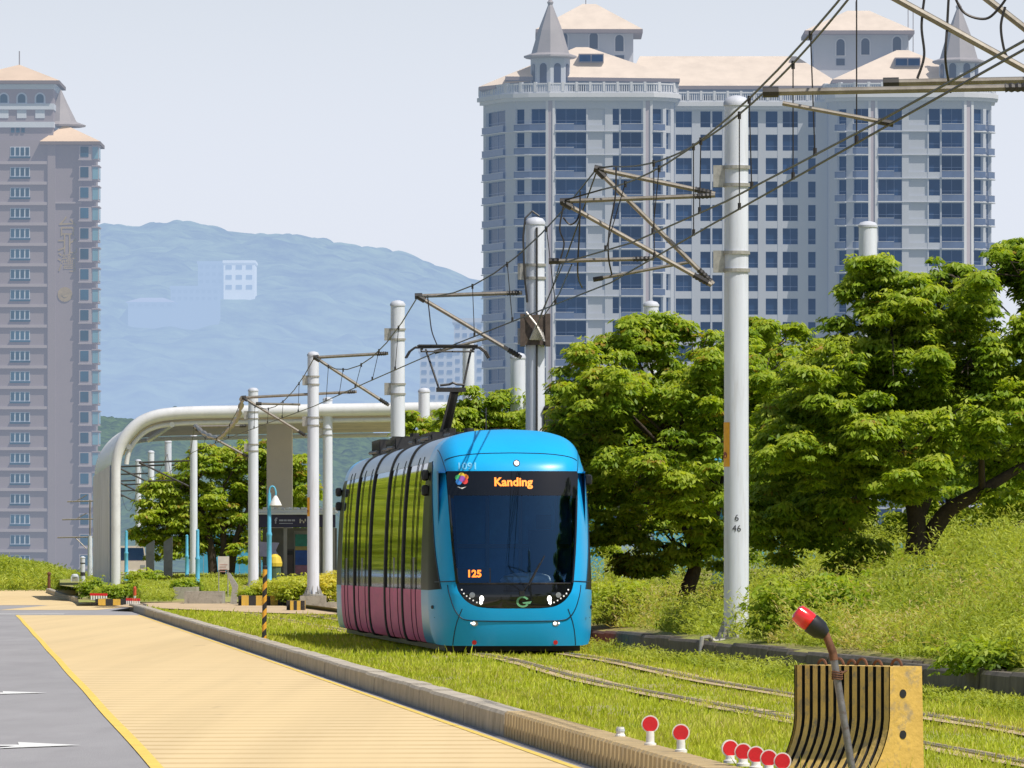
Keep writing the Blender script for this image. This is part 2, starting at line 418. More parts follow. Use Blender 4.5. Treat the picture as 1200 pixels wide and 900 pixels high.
def bank_z(X, Y):
    u = X - wall_x(Y)
    if u < .1: return .2
    k = 1-smooth((Y-165)/50); e = 1-smooth((Y-206)/14)
    return .36*e + .02 + k*.95*smooth((u-.2)/5.5) + k*.10*math.sin(X*1.3+Y*.33)*math.sin(Y*.21+1) * smooth(u/2)
rows = []
for Y in np.concatenate([np.linspace(55, 180, 80), np.linspace(186, 290, 24)]):
    xw = wall_x(Y)
    us = np.array([.1, .4, .8, 1.3, 2, 3, 4, 5.5, 7, 9, 12, 16, 22, 30, 45, 70])
    rows.append([(xw+u, Y, bank_z(xw+u, Y)*(1 if u > .2 else .9)) for u in us])
structure(MB().grid(rows), 'grass_bank', M['turf'])
# mound at far left
rows = []
for Y in np.linspace(430, 700, 20):
    rows.append([(X, Y, -.14 + 1.6*smooth((Y-440)/120)*smooth((X_at(118, Y)-X)/8)*(.85+.15*math.sin(X*.3))) for X in np.linspace(X_at(-160, Y), X_at(120, Y), 26)])
structure(MB().grid(rows), 'grass_mound', M['turf'])

# road kerb and its yellow striped end near the camera (each run of kerb is a thing)
def kerb_run(name, Ya, Yb, fx, w_, z0, z1, mat, label, cat, joint=1.0, gap=.012):
    mb = MB(); Y = Ya
    while Y < Yb - .01:
        Y2 = min(Yb, Y+joint)-gap
        j = random.uniform(-.006, .006); jz = random.uniform(-.006, .006)
        a, b_ = fx(Y)+j, fx(Y2)+j
        n = len(mb.v); c = .03
        for yy, x in ((Y, a), (Y2, b_)):
            mb.v += [(x, yy, z0), (x+.01, yy, z1+jz-c), (x+.035, yy, z1+jz), (x+w_, yy, z1+jz), (x+w_, yy, z0)]
        for i in range(4): mb.face((n+i, n+i+1, n+5+i+1, n+5+i)[::-1])
        mb.face((n, n+1, n+2, n+3, n+4)); mb.face((n+9, n+8, n+7, n+6, n+5))
        Y += joint
    return tag(mb.build(name, mat), label, cat)
M['kerb'] = pmat('kerb concrete', (.43, .38, .305), .9, var=.22, scale=1.5, bump=.4, bscale=22, dirt=(.17, .145, .115), dirt_amt=.7)
kerb_run('road_kerb', 71, 262, kerb_x, .26, ROAD_Z-.05, .13, M['kerb'], 'long grey concrete kerb between the tan lane and the tram grass', 'kerb', joint=2.0)
# grooved yellow kerb: ribs are modelled
mb = MB(); Y = 40.0
while Y < 70.9:
    a = kerb_x(Y)
    for k, (dy, dx, mi) in enumerate(((.24, 0, 0), (.13, .045, 1))):
        mb.mat(mi); y2 = Y+dy
        xa, xb = kerb_x(Y)+dx, kerb_x(y2)+dx; zt = .135 if mi == 0 else .115
        n = len(mb.v)
        for yy, x in ((Y, xa), (y2, xb)):
            mb.v += [(x, yy, ROAD_Z-.05), (x+.012, yy, zt-.02), (x+.03, yy, zt), (kerb_x(yy)+.27, yy, zt), (kerb_x(yy)+.27, yy, ROAD_Z-.05)]
        for i in range(4): mb.face((n+i, n+i+1, n+5+i+1, n+5+i)[::-1])
        mb.face((n, n+1, n+2, n+3, n+4)); mb.face((n+9, n+8, n+7, n+6, n+5))
        Y = y2
M['kerb_yellow'] = pmat('faded yellow kerb', (.50, .37, .19), .85, var=.2, scale=3, dirt=(.33, .27, .2), dirt_amt=.6)
M['kerb_groove'] = pmat('dark kerb groove', (.055, .04, .025), .9, var=.3, scale=6)
tag(mb.build('grooved_kerb', [M['kerb_yellow'], M['kerb_groove']]), 'faded yellow grooved kerb at the bottom of the picture carrying red reflectors', 'kerb')

# retaining wall right of the track, with rough blocks
mb = MB(); Y = 58.0
while Y < 219:
    ln = 2.4; y2 = Y+ln-.015
    j = random.uniform(-.012, .012); t = .36+random.uniform(-.02, .02)
    P = []
    for yy in (Y, y2):
        x = wall_x(yy)+j
        P.append([(x, yy, -.1), (x+.02, yy, t-.04), (x+.05, yy, t), (x+.32, yy, t-.01), (x+.32, yy, 0)])
    n = len(mb.v); mb.v += P[0]+P[1]
    for i in range(4): mb.face((n+i, n+i+1, n+5+i+1, n+5+i)[::-1])
    mb.face((n, n+1, n+2, n+3, n+4)); mb.face((n+9, n+8, n+7, n+6, n+5))
    Y += ln
tag(mb.build('retaining_wall', M['wall_concrete']), 'low dark stained concrete wall holding the weedy bank right of the track', 'wall')

# ------------------------------------------------------------------ hills
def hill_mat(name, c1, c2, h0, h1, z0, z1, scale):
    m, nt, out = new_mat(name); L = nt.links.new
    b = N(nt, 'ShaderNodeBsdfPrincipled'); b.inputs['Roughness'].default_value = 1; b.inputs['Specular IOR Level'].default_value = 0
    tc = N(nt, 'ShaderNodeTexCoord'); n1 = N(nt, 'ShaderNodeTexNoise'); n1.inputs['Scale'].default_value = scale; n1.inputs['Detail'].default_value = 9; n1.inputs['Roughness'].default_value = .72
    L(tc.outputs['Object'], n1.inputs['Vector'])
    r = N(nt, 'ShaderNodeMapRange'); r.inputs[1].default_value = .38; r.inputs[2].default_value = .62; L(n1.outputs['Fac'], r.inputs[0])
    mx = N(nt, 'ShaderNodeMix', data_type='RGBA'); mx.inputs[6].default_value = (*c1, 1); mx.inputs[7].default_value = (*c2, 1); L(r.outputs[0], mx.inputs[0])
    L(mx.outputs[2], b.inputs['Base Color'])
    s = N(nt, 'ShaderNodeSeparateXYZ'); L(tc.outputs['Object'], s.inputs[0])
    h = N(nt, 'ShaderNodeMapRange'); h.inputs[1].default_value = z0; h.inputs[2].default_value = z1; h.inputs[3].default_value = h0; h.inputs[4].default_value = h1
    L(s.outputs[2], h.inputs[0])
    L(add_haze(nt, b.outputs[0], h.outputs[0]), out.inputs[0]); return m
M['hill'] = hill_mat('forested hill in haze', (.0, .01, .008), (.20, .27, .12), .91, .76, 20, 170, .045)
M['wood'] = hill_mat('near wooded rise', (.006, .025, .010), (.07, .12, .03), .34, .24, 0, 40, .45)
def vnoise(x, y, seed=0):
    xi, yi = np.floor(x).astype(int), np.floor(y).astype(int); fx, fy = x-xi, y-yi
    fx, fy = fx*fx*(3-2*fx), fy*fy*(3-2*fy)
    def h(a, b):
        v = np.sin(a*127.1+b*311.7+seed*74.7)*43758.5453; return v-np.floor(v)
    return (h(xi, yi)*(1-fx)+h(xi+1, yi)*fx)*(1-fy)+(h(xi, yi+1)*(1-fx)+h(xi+1, yi+1)*fx)*fy
def hill(name, pts, Yfoot, Yridge, Yback, nx, ny, amp, cell, mat, px0, px1):
    px = np.linspace(px0, px1, nx); t = np.linspace(0, 1.25, ny)
    ridge = np.interp(px, [p[0] for p in pts], [p[1] for p in pts])
    PX, T = np.meshgrid(px, t)
    Y = np.where(T <= 1, Yfoot+(Yridge-Yfoot)*T, Yridge+(Yback-Yridge)*(T-1)/.25)
    X = (PX-600)/F*Yridge*(Y/Yridge)**.5
    zr = EYE+(660-ridge[None, :])/F*Yridge
    prof = np.where(T <= 1, np.sin(np.clip(T, 0, 1)*math.pi/2)**1.0, 1-.5*(T-1)/.25)
    Z = zr*prof*.945
    Z = Z + (vnoise(X/cell, Y/cell)+.5*vnoise(X/cell*2.1, Y/cell*2.1, 3)+.35*vnoise(X/cell*.3, Y/cell*.3, 5)*3-1.2)*amp*np.clip(T*4, 0, 1)
    Z = np.maximum(Z, -.5)
    v = np.c_[X.ravel(), Y.ravel(), Z.ravel()]
    i = np.arange(nx*ny).reshape(ny, nx)
    f = np.c_[i[:-1, :-1].ravel(), i[:-1, 1:].ravel(), i[1:, 1:].ravel(), i[1:, :-1].ravel()]
    o = mesh_np(name, v, f, mat, smooth_=True); o['kind'] = 'structure'; return o
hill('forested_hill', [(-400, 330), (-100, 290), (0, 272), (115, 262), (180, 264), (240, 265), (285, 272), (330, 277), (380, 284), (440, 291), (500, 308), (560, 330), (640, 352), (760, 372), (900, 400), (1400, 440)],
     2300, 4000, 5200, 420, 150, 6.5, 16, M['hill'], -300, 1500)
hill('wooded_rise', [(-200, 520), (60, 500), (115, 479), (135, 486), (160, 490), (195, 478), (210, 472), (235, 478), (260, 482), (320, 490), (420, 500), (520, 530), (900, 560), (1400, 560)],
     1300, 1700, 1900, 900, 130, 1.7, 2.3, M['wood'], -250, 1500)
# ================================================================== TOWERS
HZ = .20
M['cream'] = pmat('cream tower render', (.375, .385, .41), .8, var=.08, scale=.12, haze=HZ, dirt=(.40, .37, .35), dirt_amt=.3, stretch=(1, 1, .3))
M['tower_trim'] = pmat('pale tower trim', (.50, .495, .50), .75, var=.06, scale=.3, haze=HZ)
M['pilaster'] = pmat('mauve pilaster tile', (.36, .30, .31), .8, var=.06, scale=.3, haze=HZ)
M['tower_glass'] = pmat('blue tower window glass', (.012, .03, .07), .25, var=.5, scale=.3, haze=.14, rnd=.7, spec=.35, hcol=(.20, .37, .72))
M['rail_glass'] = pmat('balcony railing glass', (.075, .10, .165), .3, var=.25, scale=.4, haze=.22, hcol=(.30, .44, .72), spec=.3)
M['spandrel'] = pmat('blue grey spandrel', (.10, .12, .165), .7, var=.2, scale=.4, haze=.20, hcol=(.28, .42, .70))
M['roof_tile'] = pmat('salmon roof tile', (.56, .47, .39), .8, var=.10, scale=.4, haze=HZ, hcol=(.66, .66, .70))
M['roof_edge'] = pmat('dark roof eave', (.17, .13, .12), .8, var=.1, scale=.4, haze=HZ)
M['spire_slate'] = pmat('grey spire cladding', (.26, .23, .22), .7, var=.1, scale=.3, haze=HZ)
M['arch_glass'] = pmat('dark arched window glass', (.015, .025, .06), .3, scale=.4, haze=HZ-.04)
TY = 1070.0; S = F/TY
def tpx(px): return (px-868.0)/S
def tpz(py): return EYE+(660-py)/S
tower = thing('apartment_tower', 'broad cream apartment tower with two wings, pointed turrets and salmon tiled roofs behind the trees', 'apartment tower', (X_at(868, TY), TY, 0))

class Facade:
    """a wall line in plan given by (photo px, depth) stations; strips can be laid along it"""
    def __init__(s, pts):
        s.p = pts
        P = [Vector((tpx(a), d)) for a, d in pts]; ns = []
        for i in range(len(P)-1):
            d = (P[i+1]-P[i]).normalized(); ns.append(Vector((d.y, -d.x)))
        s.P, s.ns = P, ns
        s.vn = [ns[0]]+[((ns[i]+ns[i+1]).normalized()/max(.5, (ns[i]+ns[i+1]).normalized().dot(ns[i]))) for i in range(len(ns)-1)]+[ns[-1]]
    def at(s, px, off):
        for i in range(len(s.p)-1):
            if px <= s.p[i+1][0] or i == len(s.p)-2:
                t = (px-s.p[i][0])/(s.p[i+1][0]-s.p[i][0])
                q = s.P[i].lerp(s.P[i+1], t); n = s.vn[i].lerp(s.vn[i+1], t)
                return q+n*off
    def strip(s, mb, a, b, z0, z1, o, i):
        st = [a]+[p[0] for p in s.p if a+.01 < p[0] < b-.01]+[b]
        n = len(mb.v)
        for px in st:
            qo, qi = s.at(px, o), s.at(px, i)
            mb.v += [(qo.x, qo.y, z0), (qo.x, qo.y, z1), (qi.x, qi.y, z1), (qi.x, qi.y, z0)]
        for k in range(len(st)-1):
            e = n+4*k
            mb.face((e, e+4, e+5, e+1)); mb.face((e+1, e+5, e+6, e+2)); mb.face((e+3, e+7, e+4, e)); mb.face((e+2, e+6, e+7, e+3))
        mb.face((n, n+1, n+2, n+3)); e = n+4*(len(st)-1); mb.face((e, e+3, e+2, e+1))
ZT = tpz(118)                        # top of the wall under the cornice
STOREYS = [tpz(127.2+27.6*k) for k in range(19)]
def wing(fac, bays, railings, zbase=0, kmax=19):
    """bays: (kind, px0, px1). returns list of (px0,px1,k) windows"""
    a0, a1 = fac.p[0][0], fac.p[-1][0]
    core = MB(); fac.strip(core, a0, a1, zbase, ZT, -.5, -1.2)
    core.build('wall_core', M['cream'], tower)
    pier = MB(); wins = []
    # piers between windows
    x = a0
    for kind, b0, b1 in bays:
        if b0 > x+.2: fac.strip(pier, x, b0, zbase, ZT, 0, -.52)
        x = b1
    if x < a1-.2: fac.strip(pier, x, a1, zbase, ZT, 0, -.52)
    # spandrels
    for k in range(kmax):
        zt = STOREYS[k]; zb = zt-2.28; zn = STOREYS[k+1] if k+1 < 19 else 0
        for kind, b0, b1 in bays:
            if kind == 'pil': continue
            if kind == 'panel':
                fac.strip(pier, b0, b1, zn, zb, -.06, -.53); fac.strip(pier, b0, b1, zb, zt, -.30, -.51)
            elif kind == 'win':
                fac.strip(pier, b0, b1, zn, zb, -.05, -.53); wins.append((fac, b0, b1, zb, zt, k))
            else:
                fac.strip(pier, b0, b1, zn+0, zn+.24, -.04, -.53)
                pier.mat(1); fac.strip(pier, b0, b1, zn+.25, zb, -.14, -.53); pier.mat(0); wins.append((fac, b0, b1, zb, zt, k))
    for kind, b0, b1 in bays:
        if kind != 'pil': fac.strip(pier, b0, b1, STOREYS[0], ZT, -.03, -.53)
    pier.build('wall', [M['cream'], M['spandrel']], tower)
    for kind, b0, b1 in bays:
        if kind == 'pil':
            mb = MB(); fac.strip(mb, b0, b1, zbase, ZT, -.1, -.52)
            w_ = (b1-b0)*.26
            mb.mat(1); fac.strip(mb, b0, b0+w_, zbase, ZT, .35, -.09); fac.strip(mb, b1-w_, b1, zbase, ZT, .35, -.09)
            mb.mat(0); fac.strip(mb, b0+w_, b1-w_, zbase, ZT, .18, -.09)
            mb.build('pilaster', [M['pilaster'], M['tower_trim']], tower)
    for k in range(min(kmax, 13)):
        zn = STOREYS[k+1]; mb = MB()
        for a, b in railings:
            mb.mat(0); fac.strip(mb, a, b, zn+.07, zn+.20, .55, -.1)
            mb.mat(1); fac.strip(mb, a+.4, b-.4, zn+.27, zn+1.12, .46, .40)
            mb.mat(0); fac.strip(mb, a+.2, b-.2, zn+1.13, zn+1.18, .49, .37)
        if railings:
            mb.mat(0); fac.strip(mb, railings[0][0], railings[-1][1], zn+.09, zn+.17, .16, -.1)
            mb.build('balcony_band', [M['tower_trim'], M['rail_glass']], tower)
    return wins
fl = Facade([(566, 12), (593, 3.2), (606, 1.7), (622, .8), (645, 0), (764, 0), (780, 1.2), (790, 3), (791, 6)])
fm = Facade([(791.5, 6), (971.5, 6)])
fr_ = Facade([(972, 6), (973, 3), (984, 1.2), (1004, 0), (1128, 0), (1143, .8), (1156, 2), (1164, 4), (1167, 12)])
wins = []
wins += wing(fl, [('balc', 569, 592), ('balc', 604, 614.5), ('balc', 622, 639.5), ('pil', 640, 650.5), ('balc', 651, 687), ('panel', 689, 709), ('win', 718, 726), ('balc', 727.5, 752.5), ('pil', 753, 764), ('balc', 764.5, 777), ('win', 781, 786.5)],
             [(567.5, 593), (604, 640), (650.8, 673), (727.5, 752.8), (764.3, 777.5)])
wins += wing(fm, [('win', 793, 812), ('win', 822, 834), ('win', 836, 848), ('win', 860, 871), ('win', 877.5, 890), ('win', 899, 913), ('win', 919, 937), ('win', 949, 958)], [])
wins += wing(fr_, [('balc', 981.5, 992), ('balc', 1000, 1017.5), ('pil', 1018, 1028.5), ('balc', 1029, 1057), ('panel', 1065, 1087), ('win', 1088.5, 1102), ('balc', 1103.5, 1128.5), ('pil', 1129, 1140), ('balc', 1140.5, 1153), ('balc', 1157, 1163)],
             [(981, 992.5), (1000, 1017.8), (1028.8, 1048), (1103, 1128.8), (1140.3, 1153.5), (1156, 1164.5)])
def window_mesh(mb, fac, b0, b1, zb, zt):
    w_ = (b1-b0)/S; n = max(1, round(w_/1.25)); fw = .05*S
    for i in range(n):
        a = b0+(b1-b0)*i/n; b = b0+(b1-b0)*(i+1)/n
        mb.mat(0); fac.strip(mb, a+fw*.6, b-fw*.6, zb+.05, zt-.04, -.42, -.49)
        if i: mb.mat(1); fac.strip(mb, a-fw*.5, a+fw*.5, zb, zt, -.38, -.49)
    mb.mat(1); fac.strip(mb, b0, b1, zb+.62, zb+.70, -.385, -.488)
wins.sort(key=lambda q: (-(q[2]-q[1])+(100 if q[5] > 10 else 0)))
for q in wins[:100]:
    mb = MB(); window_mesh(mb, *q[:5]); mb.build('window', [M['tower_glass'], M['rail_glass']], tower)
mb = MB()
for q in wins[100:]: window_mesh(mb, *q[:5])
mb.build('window', [M['tower_glass'], M['rail_glass']], tower)['kind'] = 'stuff'
# back volume so the block is solid from other positions
mb = MB(); mb.slab([(tpx(568), 12.5), (tpx(594), 5), (tpx(788), 5), (tpx(790), 8), (tpx(974), 8), (tpx(976), 5), (tpx(1160), 5), (tpx(1166), 12.5), (tpx(1166), 26), (tpx(568), 26)], 0, ZT-.3)
mb.build('building_core', M['cream'], tower)
# cornice and parapet balustrade
mb = MB(); bal = MB()
for fac in (fl, fm, fr_):
    a, b = fac.p[0][0], fac.p[-1][0]
    lift = 0 if fac is not fm else -.9
    fac.strip(mb, a, b, ZT+lift, ZT+.45+lift, .55, -1.3); fac.strip(mb, a, b, ZT+.46+lift, ZT+1.05+lift, .95, -1.3)
    fac.strip(bal, a, b, ZT+1.06+lift, ZT+1.26+lift, .7, .3); fac.strip(bal, a, b, ZT+2.25+lift, ZT+2.45+lift, .7, .25)
    n = int((b-a)/2.6)
    for i in range(n+1):
        x = a+(b-a)*i/n; wd = 1.4 if i % 6 == 0 else .55
        fac.strip(bal, max(a, x-wd*.5*2), min(b, x+wd*.5*2), ZT+1.27+lift, ZT+(2.24 if wd < 1 else 2.6)+lift, .62 if wd < 1 else .75, .35 if wd < 1 else .2)
mb.build('cornice', M['tower_trim'], tower); bal.build('balustrade', M['tower_trim'], tower)
# roof terrace
mb = MB(); mb.slab([(tpx(570), 11), (tpx(596), 4), (tpx(786), 3), (tpx(790), 7), (tpx(972), 7), (tpx(978), 3), (tpx(1150), 3), (tpx(1164), 12), (tpx(1164), 25), (tpx(570), 25)], ZT-.25, ZT+.3)
mb.build('terrace', M['tower_trim'], tower)
# set-back top storey
def recess(x0, x1, y0, y1, z0, z1, wl):
    mb = MB(); mb.box(tpx(x0), tpx(x1), y0, y1, z0, z1); o = mb.build('top_storey', M['cream'], tower)
    for a, b, za, zb in wl:
        m2 = MB(); m2.box(tpx(a), tpx(b), y0-.12, y0+.1, tpz(za), tpz(zb)); m2.build('window', M['arch_glass'], o)
recess(600, 788, 5, 24, ZT+.3, tpz(90), [(598+4, 622, 110, 96), (670, 686, 108, 97), (720, 748, 108, 97), (758, 771, 108, 97), (777, 784, 108, 97)])
recess(782, 976, 9, 24, ZT+.3, tpz(99), [(795, 812, 117, 108), (826, 846, 117, 108), (884, 906, 117, 108), (928, 946, 117, 108)])
recess(980, 1150, 5, 24, ZT+.3, tpz(93), [(985, 1000, 112, 99), (1020, 1042, 112, 99), (1060, 1072, 112, 99)])
def hip(eave, ridge, th=.5, name='roof', ed=True):
    """eave: 4 corners (x,y,z) ccw from front-left; ridge: 2 points left, right"""
    mb = MB(); e = [Vector(q) for q in eave]; r0, r1 = Vector(ridge[0]), Vector(ridge[1])
    mb.quad(e[0], e[1], r1, r0); mb.quad(e[2], e[3], r0, r1); mb.tri(e[1], e[2], r1); mb.tri(e[3], e[0], r0)
    mb.mat(1)
    d = Vector((0, 0, -th))
    for i in range(4): mb.quad(e[i]+d, e[(i+1) % 4]+d, e[(i+1) % 4], e[i])
    mb.quad(*[q+d for q in e[::-1]])
    return mb.build(name, [M['roof_tile'], M['roof_edge']], tower)
def px3(px, y, py): return (tpx(px), y, tpz(py))
# long centre roof, two wing roofs, small hip at far left
hip([px3(733, 5.5, 97.5), px3(990, 5.5, 97.5), px3(990, 27, 97.5), px3(733, 27, 97.5)], [px3(752, 16, 57), px3(938, 16, 57)])
hip([px3(592, 1.8, 88.5), px3(797, 1.8, 91), px3(797, 22, 91), px3(592, 22, 88.5)], [px3(676, 12, 48.5), px3(690, 12, 48.5)])
hip([px3(561, 6, 98.5), px3(625, 3, 93), px3(660, 24, 93), px3(575, 24, 98.5)], [px3(624, 10, 70), px3(628, 14, 70)])
hip([px3(976, 1.8, 92), px3(1150, 1.8, 92), px3(1160, 22, 92), px3(976, 22, 92)], [px3(1056, 12, 52), px3(1070, 12, 52)])
for x0, x1, y_, y0, y1 in ((678.5, 708, 5.2, 70, 60), (1051, 1081, 5.2, 74.5, 64.5)):
    mb = MB(); mb.box(tpx(x0), tpx(x1), y_, y_+4, tpz(y0), tpz(y1)); o = mb.build('dormer', M['roof_edge'], tower)
    for a, b in ((x0+1, (x0+x1)/2-.7), ((x0+x1)/2+.7, x1-1)):
        m2 = MB(); m2.box(tpx(a), tpx(b), y_-.1, y_+.1, tpz(y0-.8), tpz(y1+1.5)); m2.build('window', M['tower_glass'], o)
def arch(mb, cx, y, z0, wd, ht, n=8):
    pts = [(cx-wd/2, z0), (cx+wd/2, z0)]
    r = wd/2
    for i in range(n+1):
        t = math.pi*i/n; pts.append((cx+r*math.cos(t), z0+ht-r+r*math.sin(t)))
    mb.prism(pts, y, y+.12)
def roof_tower(x0, x1, yf, yb, pyb, pye, exl, exr, ridge, archs, smalls):
    mb = MB(); mb.box(tpx(x0), tpx(x1), yf, yb, tpz(pyb), tpz(pye)); o = mb.build('roof_pavilion', M['cream'], tower)
    mb = MB(); mb.box(tpx(x0)-.35, tpx(x1)+.35, yf-.35, yb+.35, tpz(pye+1), tpz(pye-1.5)); mb.build('eave_band', M['roof_edge'], o)
    r = hip([px3(exl, yf-2, pye-3), px3(exr, yf-2, pye-3), px3(exr, yb+2, pye-3), px3(exl, yb+2, pye-3)], ridge); r.parent = o
    for cx in archs:
        f = MB(); arch(f, tpx(cx[0]), yf-.1, tpz(cx[1]+10), 1.55, 2.6); fr2 = f.build('window', M['tower_trim'], o)
        f = MB(); arch(f, tpx(cx[0]), yf-.2, tpz(cx[1]+9.3), 1.15, 2.3); f.build('pane', M['arch_glass'], fr2)
    for a, b, za, zb in smalls:
        f = MB(); f.box(tpx(a), tpx(b), yf-.1, yf+.1, tpz(za), tpz(zb)); f.build('window', M['arch_glass'], o)
roof_tower(655, 744, 14, 24, 100, 30, 628, 755, [px3(684, 19, -7), px3(700, 19, -7)], [(661, 40), (697, 40), (727.5, 43)], [(722, 733, 64, 57)])
roof_tower(958, 1070, 14, 24, 100, 31.5, 947, 1077, [px3(1000, 19, 1), px3(1026, 19, 1)], [(990, 48), (1019.5, 47), (1057, 45)], [(985, 995, 69, 61)])
def turret(cx, yc, rad, pyb, pye, pytop, eave_r):
    x = tpx(cx); mb = MB(); n = 8
    mb.lathe([(rad, tpz(pyb)), (rad, tpz(pye))], (x, yc, 0), n); o = mb.build('turret', M['cream'], tower)
    mb = MB(); mb.lathe([(eave_r*.9, tpz(pye+1.5)), (eave_r, tpz(pye)), (eave_r, tpz(pye-2)), (rad*.96, tpz(pye-5)), (rad*.62, tpz((pye+pytop)/2-1)), (.5, tpz(pytop+4)), (.32, tpz(pytop)), (.45, tpz(pytop-3)), (.05, tpz(pytop-8))], (x, yc, 0), n)
    mb.build('spire', M['spire_slate'], o)
    for k in range(n):
        t = 2*math.pi*(k+.5)/n
        if math.sin(t) > .3: continue
        f = MB(); arch(f, 0, -rad*math.cos(math.pi/n)-.1, tpz(pyb-11), 1.0, 2.9)
        w_ = f.build('window', M['arch_glass'], o); w_.location = (x, yc, 0); w_.rotation_euler = (0, 0, t+math.pi/2)
turret(645, 2.9, 2.75, 109, 66, 4, 3.7)
turret(1125, 2.9, 2.75, 109, 72, 9, 3.7)
mb = MB()
for px, py0, py1, y_ in ((1072, 60, -6, 18), (1078, 60, -6, 18), (688, 0, -20, 19), (1010, 5, -10, 19)):
    mb.tube([(tpx(px), y_, tpz(py0)), (tpx(px), y_, tpz(py1))], .07, 5)
mb.build('antenna', M['spire_slate'], tower)

# ---------------------------------------------------------------- left tower
LY = 1235.0; LS = F/LY; LH = .27
M['mauve'] = pmat('shade-darkened mauve tower wall', (.22, .185, .18), .8, var=.07, scale=.12, haze=.32, hcol=(.45, .52, .71))  # shade put into the colour: darkened so the front reads as unlit
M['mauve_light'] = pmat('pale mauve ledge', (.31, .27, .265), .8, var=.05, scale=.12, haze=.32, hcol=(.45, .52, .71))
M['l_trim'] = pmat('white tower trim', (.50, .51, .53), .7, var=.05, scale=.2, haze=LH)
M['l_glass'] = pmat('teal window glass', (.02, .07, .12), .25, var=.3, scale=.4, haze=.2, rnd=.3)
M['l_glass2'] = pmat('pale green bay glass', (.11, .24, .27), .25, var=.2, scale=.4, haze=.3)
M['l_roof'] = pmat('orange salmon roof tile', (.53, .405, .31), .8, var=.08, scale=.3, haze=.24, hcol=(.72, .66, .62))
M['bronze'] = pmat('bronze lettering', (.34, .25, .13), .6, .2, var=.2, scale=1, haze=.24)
lt = thing('apartment_tower', 'tall mauve apartment tower at the left edge with a pyramid roof and corner bay windows', 'apartment tower', (X_at(62, LY), LY, 0), 0)
def lx(px): return (px-62)/LS
def lz(py): return EYE+(660-py)/LS
mb = MB(); mb.box(lx(-90), lx(56), 0, 16, -1, lz(164)); mb.box(lx(56), lx(65), -.5, 14, -1, lz(165)); mb.box(lx(65), lx(95), .3, 15, -1, lz(166)); mb.box(lx(95), lx(110), 1.2, 12, -1, lz(168))
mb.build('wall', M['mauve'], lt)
PIT = 23.93
for k in range(21):
    y = 172+PIT*k
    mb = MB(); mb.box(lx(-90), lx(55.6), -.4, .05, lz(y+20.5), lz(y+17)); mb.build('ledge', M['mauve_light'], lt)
    for c0 in (-48, 12):
        mb = MB(); a, b = lx(c0), lx(c0+23); 
        mb.mat(0); mb.box(a, b, -.08, .05, lz(y+12.5), lz(y)); mb.mat(1)
        for i in range(4):
            p, q = a+(b-a)*i/4+.12, a+(b-a)*(i+1)/4-.12
            mb.box(p, q, -.14, .0, lz(y+10), lz(y+.8))
        mb.mat(2); mb.box(a-.1, b+.1, -.35, -.09, lz(y+13.6), lz(y+11.4))
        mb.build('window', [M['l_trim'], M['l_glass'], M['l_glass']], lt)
    # corner bay
    mb = MB(); mb.mat(0); mb.box(lx(93), lx(107), -.6, 1.0, lz(y+14.5), lz(y-1)); 
    mb.box(lx(107), lx(115.5), .2, 5.5, lz(y+15.5), lz(y-1)); 
    mb.mat(3); mb.box(lx(92), lx(107.4), -.8, .9, lz(y+16), lz(y+14.6)); mb.box(lx(107.5), lx(116.6), -.1, 5.8, lz(y-1.05), lz(y-2.2))
    mb.mat(1); mb.box(lx(94.5), lx(104), -.68, -.5, lz(y+12), lz(y)); mb.mat(2); mb.box(lx(108.3), lx(114.8), .1, .3, lz(y+14), lz(y)); mb.box(lx(115.4), lx(115.9), .6, 5.1, lz(y+13), lz(y+.5))
    mb.build('bay_window', [M['mauve_light'], M['l_glass'], M['l_glass2'], M['mauve_light']], lt)
mb = MB(); mb.box(lx(-90), lx(95), -.12, .35, lz(238.5), lz(236.5)); mb.build('ledge', M['mauve_light'], lt)
# crown
mb = MB(); mb.box(lx(-50), lx(62), 1, 15, lz(165), lz(104)); mb.build('crown_storey', M['mauve'], lt)
mb = MB()
for a, b in ((128, 121), (149, 142.5), (104, 95)): mb.box(lx(-51), lx(63), .6, 15.3, lz(a), lz(b))
mb.box(lx(-53), lx(65.5), .2, 15.6, lz(99), lz(94.8))
mb.build('trim_band', M['l_trim'], lt)
for c in (-17, 4, 25, 46.5):
    f = MB(); arch(f, lx(c), .85, lz(121), 1.75, 1.8); w_ = f.build('window', M['l_trim'], lt)
    f = MB(); arch(f, lx(c), .75, lz(120), 1.2, 1.4); f.build('pane', M['l_glass'], w_)
    f = MB(); f.box(lx(c-5.5), lx(c+5.5), .85, 1.1, lz(138), lz(128.6)); f.build('panel', M['l_trim'], lt)
mb = MB()
for i in range(3): mb.box(lx(12.5+i*6), lx(16.5+i*6), .8, 1.1, lz(155), lz(149.4))
mb.build('window', M['l_glass'], lt)
def pyr(name, x0, x1, y0, y1, ze, ax, ay, az, mats):
    mb = MB(); e = [Vector((x0, y0, ze)), Vector((x1, y0, ze)), Vector((x1, y1, ze)), Vector((x0, y1, ze))]; a = Vector((ax, ay, az))
    for i in range(4): mb.tri(e[i], e[(i+1) % 4], a)
    mb.mat(1); d = Vector((0, 0, -.55))
    for i in range(4): mb.quad(e[i]+d, e[(i+1) % 4]+d, e[(i+1) % 4], e[i])
    mb.quad(*[q+d for q in e[::-1]])
    return mb.build(name, mats, lt)
pyr('roof', lx(-54), lx(70), -.8, 17, lz(94.5), lx(19), 8, lz(72), [M['l_roof'], M['roof_edge']])
pyr('roof', lx(47), lx(118), -1.2, 12, lz(166), lx(74), 5, lz(144), [M['l_roof'], M['roof_edge']])
